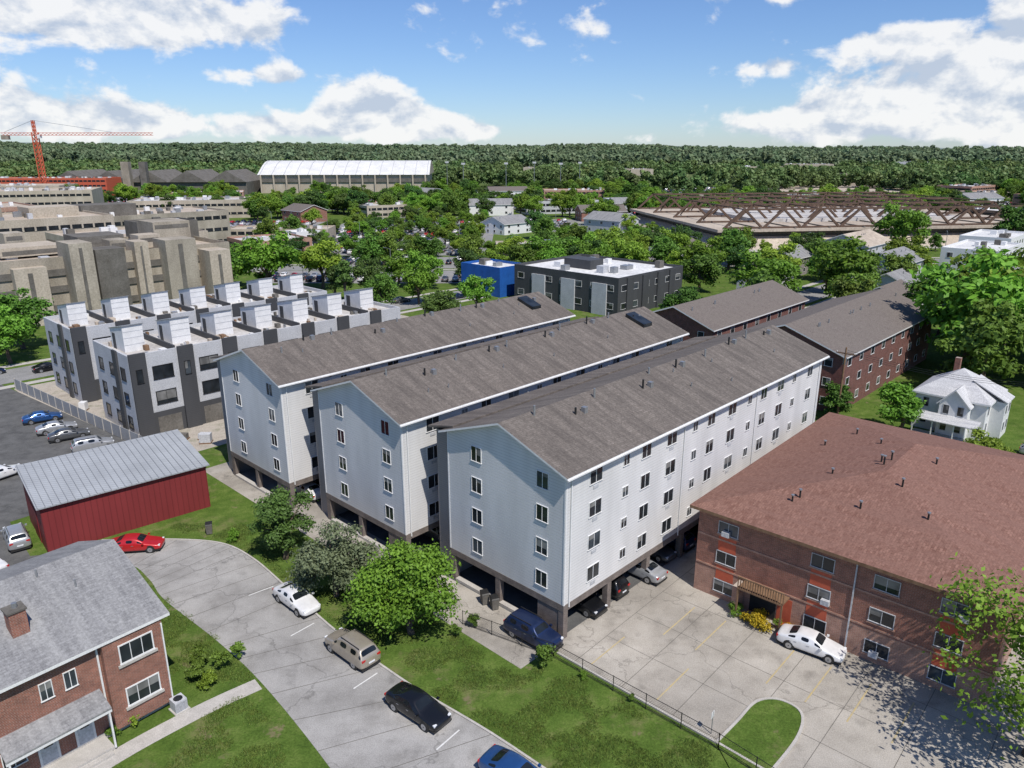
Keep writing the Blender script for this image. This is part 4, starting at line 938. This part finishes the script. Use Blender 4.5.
# ---------------------------------------------------------------- light, sky, camera
EL,ROT=56,150
s=Vector((math.sin(rad(ROT))*math.cos(rad(EL)),math.cos(rad(ROT))*math.cos(rad(EL)),math.sin(rad(EL))))
sl=bpy.data.lights.new('sun','SUN'); sl.energy=5.0; sl.angle=rad(.5); sl.color=(1,.945,.87)
so=bpy.data.objects.new('sun',sl); COL.objects.link(so); so.rotation_euler=s.to_track_quat('Z','Y').to_euler(); so.location=(0,-50,100)
W=bpy.data.worlds.new('World'); S.world=W; W.use_nodes=True
n=W.node_tree.nodes; l=W.node_tree.links
bg=n['Background']; sky=N(n,'ShaderNodeTexSky'); sky.sky_type='NISHITA'; sky.sun_disc=False; sky.sun_elevation=rad(EL); sky.sun_rotation=rad(ROT); sky.air_density=1.0; sky.dust_density=.2; sky.ozone_density=3.0; sky.altitude=200
tint=mixc(n,l,1.0,sky.outputs[0],(.62,.74,.97),'MULTIPLY'); l.new(tint,bg.inputs[0]); bg.inputs[1].default_value=.125
tc=N(n,'ShaderNodeTexCoord'); sp=N(n,'ShaderNodeSeparateXYZ'); l.new(tc.outputs['Generated'],sp.inputs[0])
az=math_(n,l,'ARCTAN2',sp.outputs[0],sp.outputs[1]); el=math_(n,l,'ARCSINE',sp.outputs[2])
cb=N(n,'ShaderNodeCombineXYZ'); l.new(az,cb.inputs[0]); l.new(el,cb.inputs[1])
def blob(a0,e0,ra,re_,amp):
    sb=N(n,'ShaderNodeVectorMath',operation='SUBTRACT'); l.new(cb.outputs[0],sb.inputs[0]); sb.inputs[1].default_value=(a0,e0,0)
    ml=N(n,'ShaderNodeVectorMath',operation='MULTIPLY'); l.new(sb.outputs[0],ml.inputs[0]); ml.inputs[1].default_value=(1/ra,1/re_,0)
    dt=N(n,'ShaderNodeVectorMath',operation='DOT_PRODUCT'); l.new(ml.outputs[0],dt.inputs[0]); l.new(ml.outputs[0],dt.inputs[1])
    return math_(n,l,'MULTIPLY',math_(n,l,'EXPONENT',math_(n,l,'MULTIPLY',dt.outputs['Value'],-1.0)),amp)
tot=None
# cloud banks: azimuth, elevation, half-width, half-height (radians), density
for bb in ((-.56,.155,.20,.05,1.15),(-.40,.135,.14,.03,1.0),(-.60,.04,.17,.03,1.05),(-.45,.03,.09,.018,.95),(-.18,.052,.07,.032,1.15),(-.25,.028,.10,.016,1.0),(-.11,.03,.07,.020,1.0),(-.29,.085,.06,.012,.85),(-.03,.023,.03,.010,.8),
  (.41,.178,.20,.022,1.15),(.30,.093,.05,.014,.9),(.16,.012,.03,.012,.7),(.37,.03,.13,.024,1.1),(.47,.065,.11,.036,1.05),(.57,.11,.09,.05,1.15),(.62,.025,.12,.03,1.15),(.43,.115,.07,.015,.8),(.02,.14,.15,.05,.42),(.9,.1,.2,.08,1.0),(-.9,.1,.2,.08,1.0)):
    g_=blob(*bb); tot=g_ if tot is None else math_(n,l,'ADD',tot,g_)
def cn(off):
    mp=N(n,'ShaderNodeMapping'); mp.inputs['Location'].default_value=(0,off,0); mp.inputs['Scale'].default_value=(1,1.5,1); l.new(cb.outputs[0],mp.inputs[0])
    t=N(n,'ShaderNodeTexNoise'); t.inputs['Scale'].default_value=15; t.inputs['Detail'].default_value=12; t.inputs['Roughness'].default_value=.56; t.inputs['Distortion'].default_value=.15; l.new(mp.outputs[0],t.inputs['Vector']); return t.outputs['Fac']
n1=cn(0); n2=cn(.022)
den=math_(n,l,'ADD',tot,math_(n,l,'MULTIPLY',math_(n,l,'SUBTRACT',n1,.5),2.8))
mr=N(n,'ShaderNodeMapRange',interpolation_type='SMOOTHSTEP'); mr.inputs['From Min'].default_value=.40; mr.inputs['From Max'].default_value=.84; l.new(den,mr.inputs['Value'])
sh=math_(n,l,'SUBTRACT',n1,n2)
mr2=N(n,'ShaderNodeMapRange'); mr2.inputs['From Min'].default_value=-.12; mr2.inputs['From Max'].default_value=.05; l.new(sh,mr2.inputs['Value'])
cc=mixc(n,l,mr2.outputs[0],(.56,.64,.77),(1.0,1.0,1.0))
bg2=N(n,'ShaderNodeBackground'); l.new(cc,bg2.inputs[0]); bg2.inputs[1].default_value=.95
mx=N(n,'ShaderNodeMixShader'); l.new(math_(n,l,'MULTIPLY',mr.outputs[0],.93),mx.inputs[0]); l.new(bg.outputs[0],mx.inputs[1]); l.new(bg2.outputs[0],mx.inputs[2]); l.new(mx.outputs[0],n['World Output'].inputs[0])
cam=bpy.data.cameras.new('camera'); cam.sensor_width=36; cam.lens=750/1024*36; cam.clip_end=20000; cam.clip_start=.5
co=bpy.data.objects.new('camera',cam); COL.objects.link(co); co.location=(0,0,35); co.rotation_euler=(rad(90-17.33),0,0); S.camera=co
S.view_settings.view_transform='Standard'; S.view_settings.look='None'; S.view_settings.exposure=0
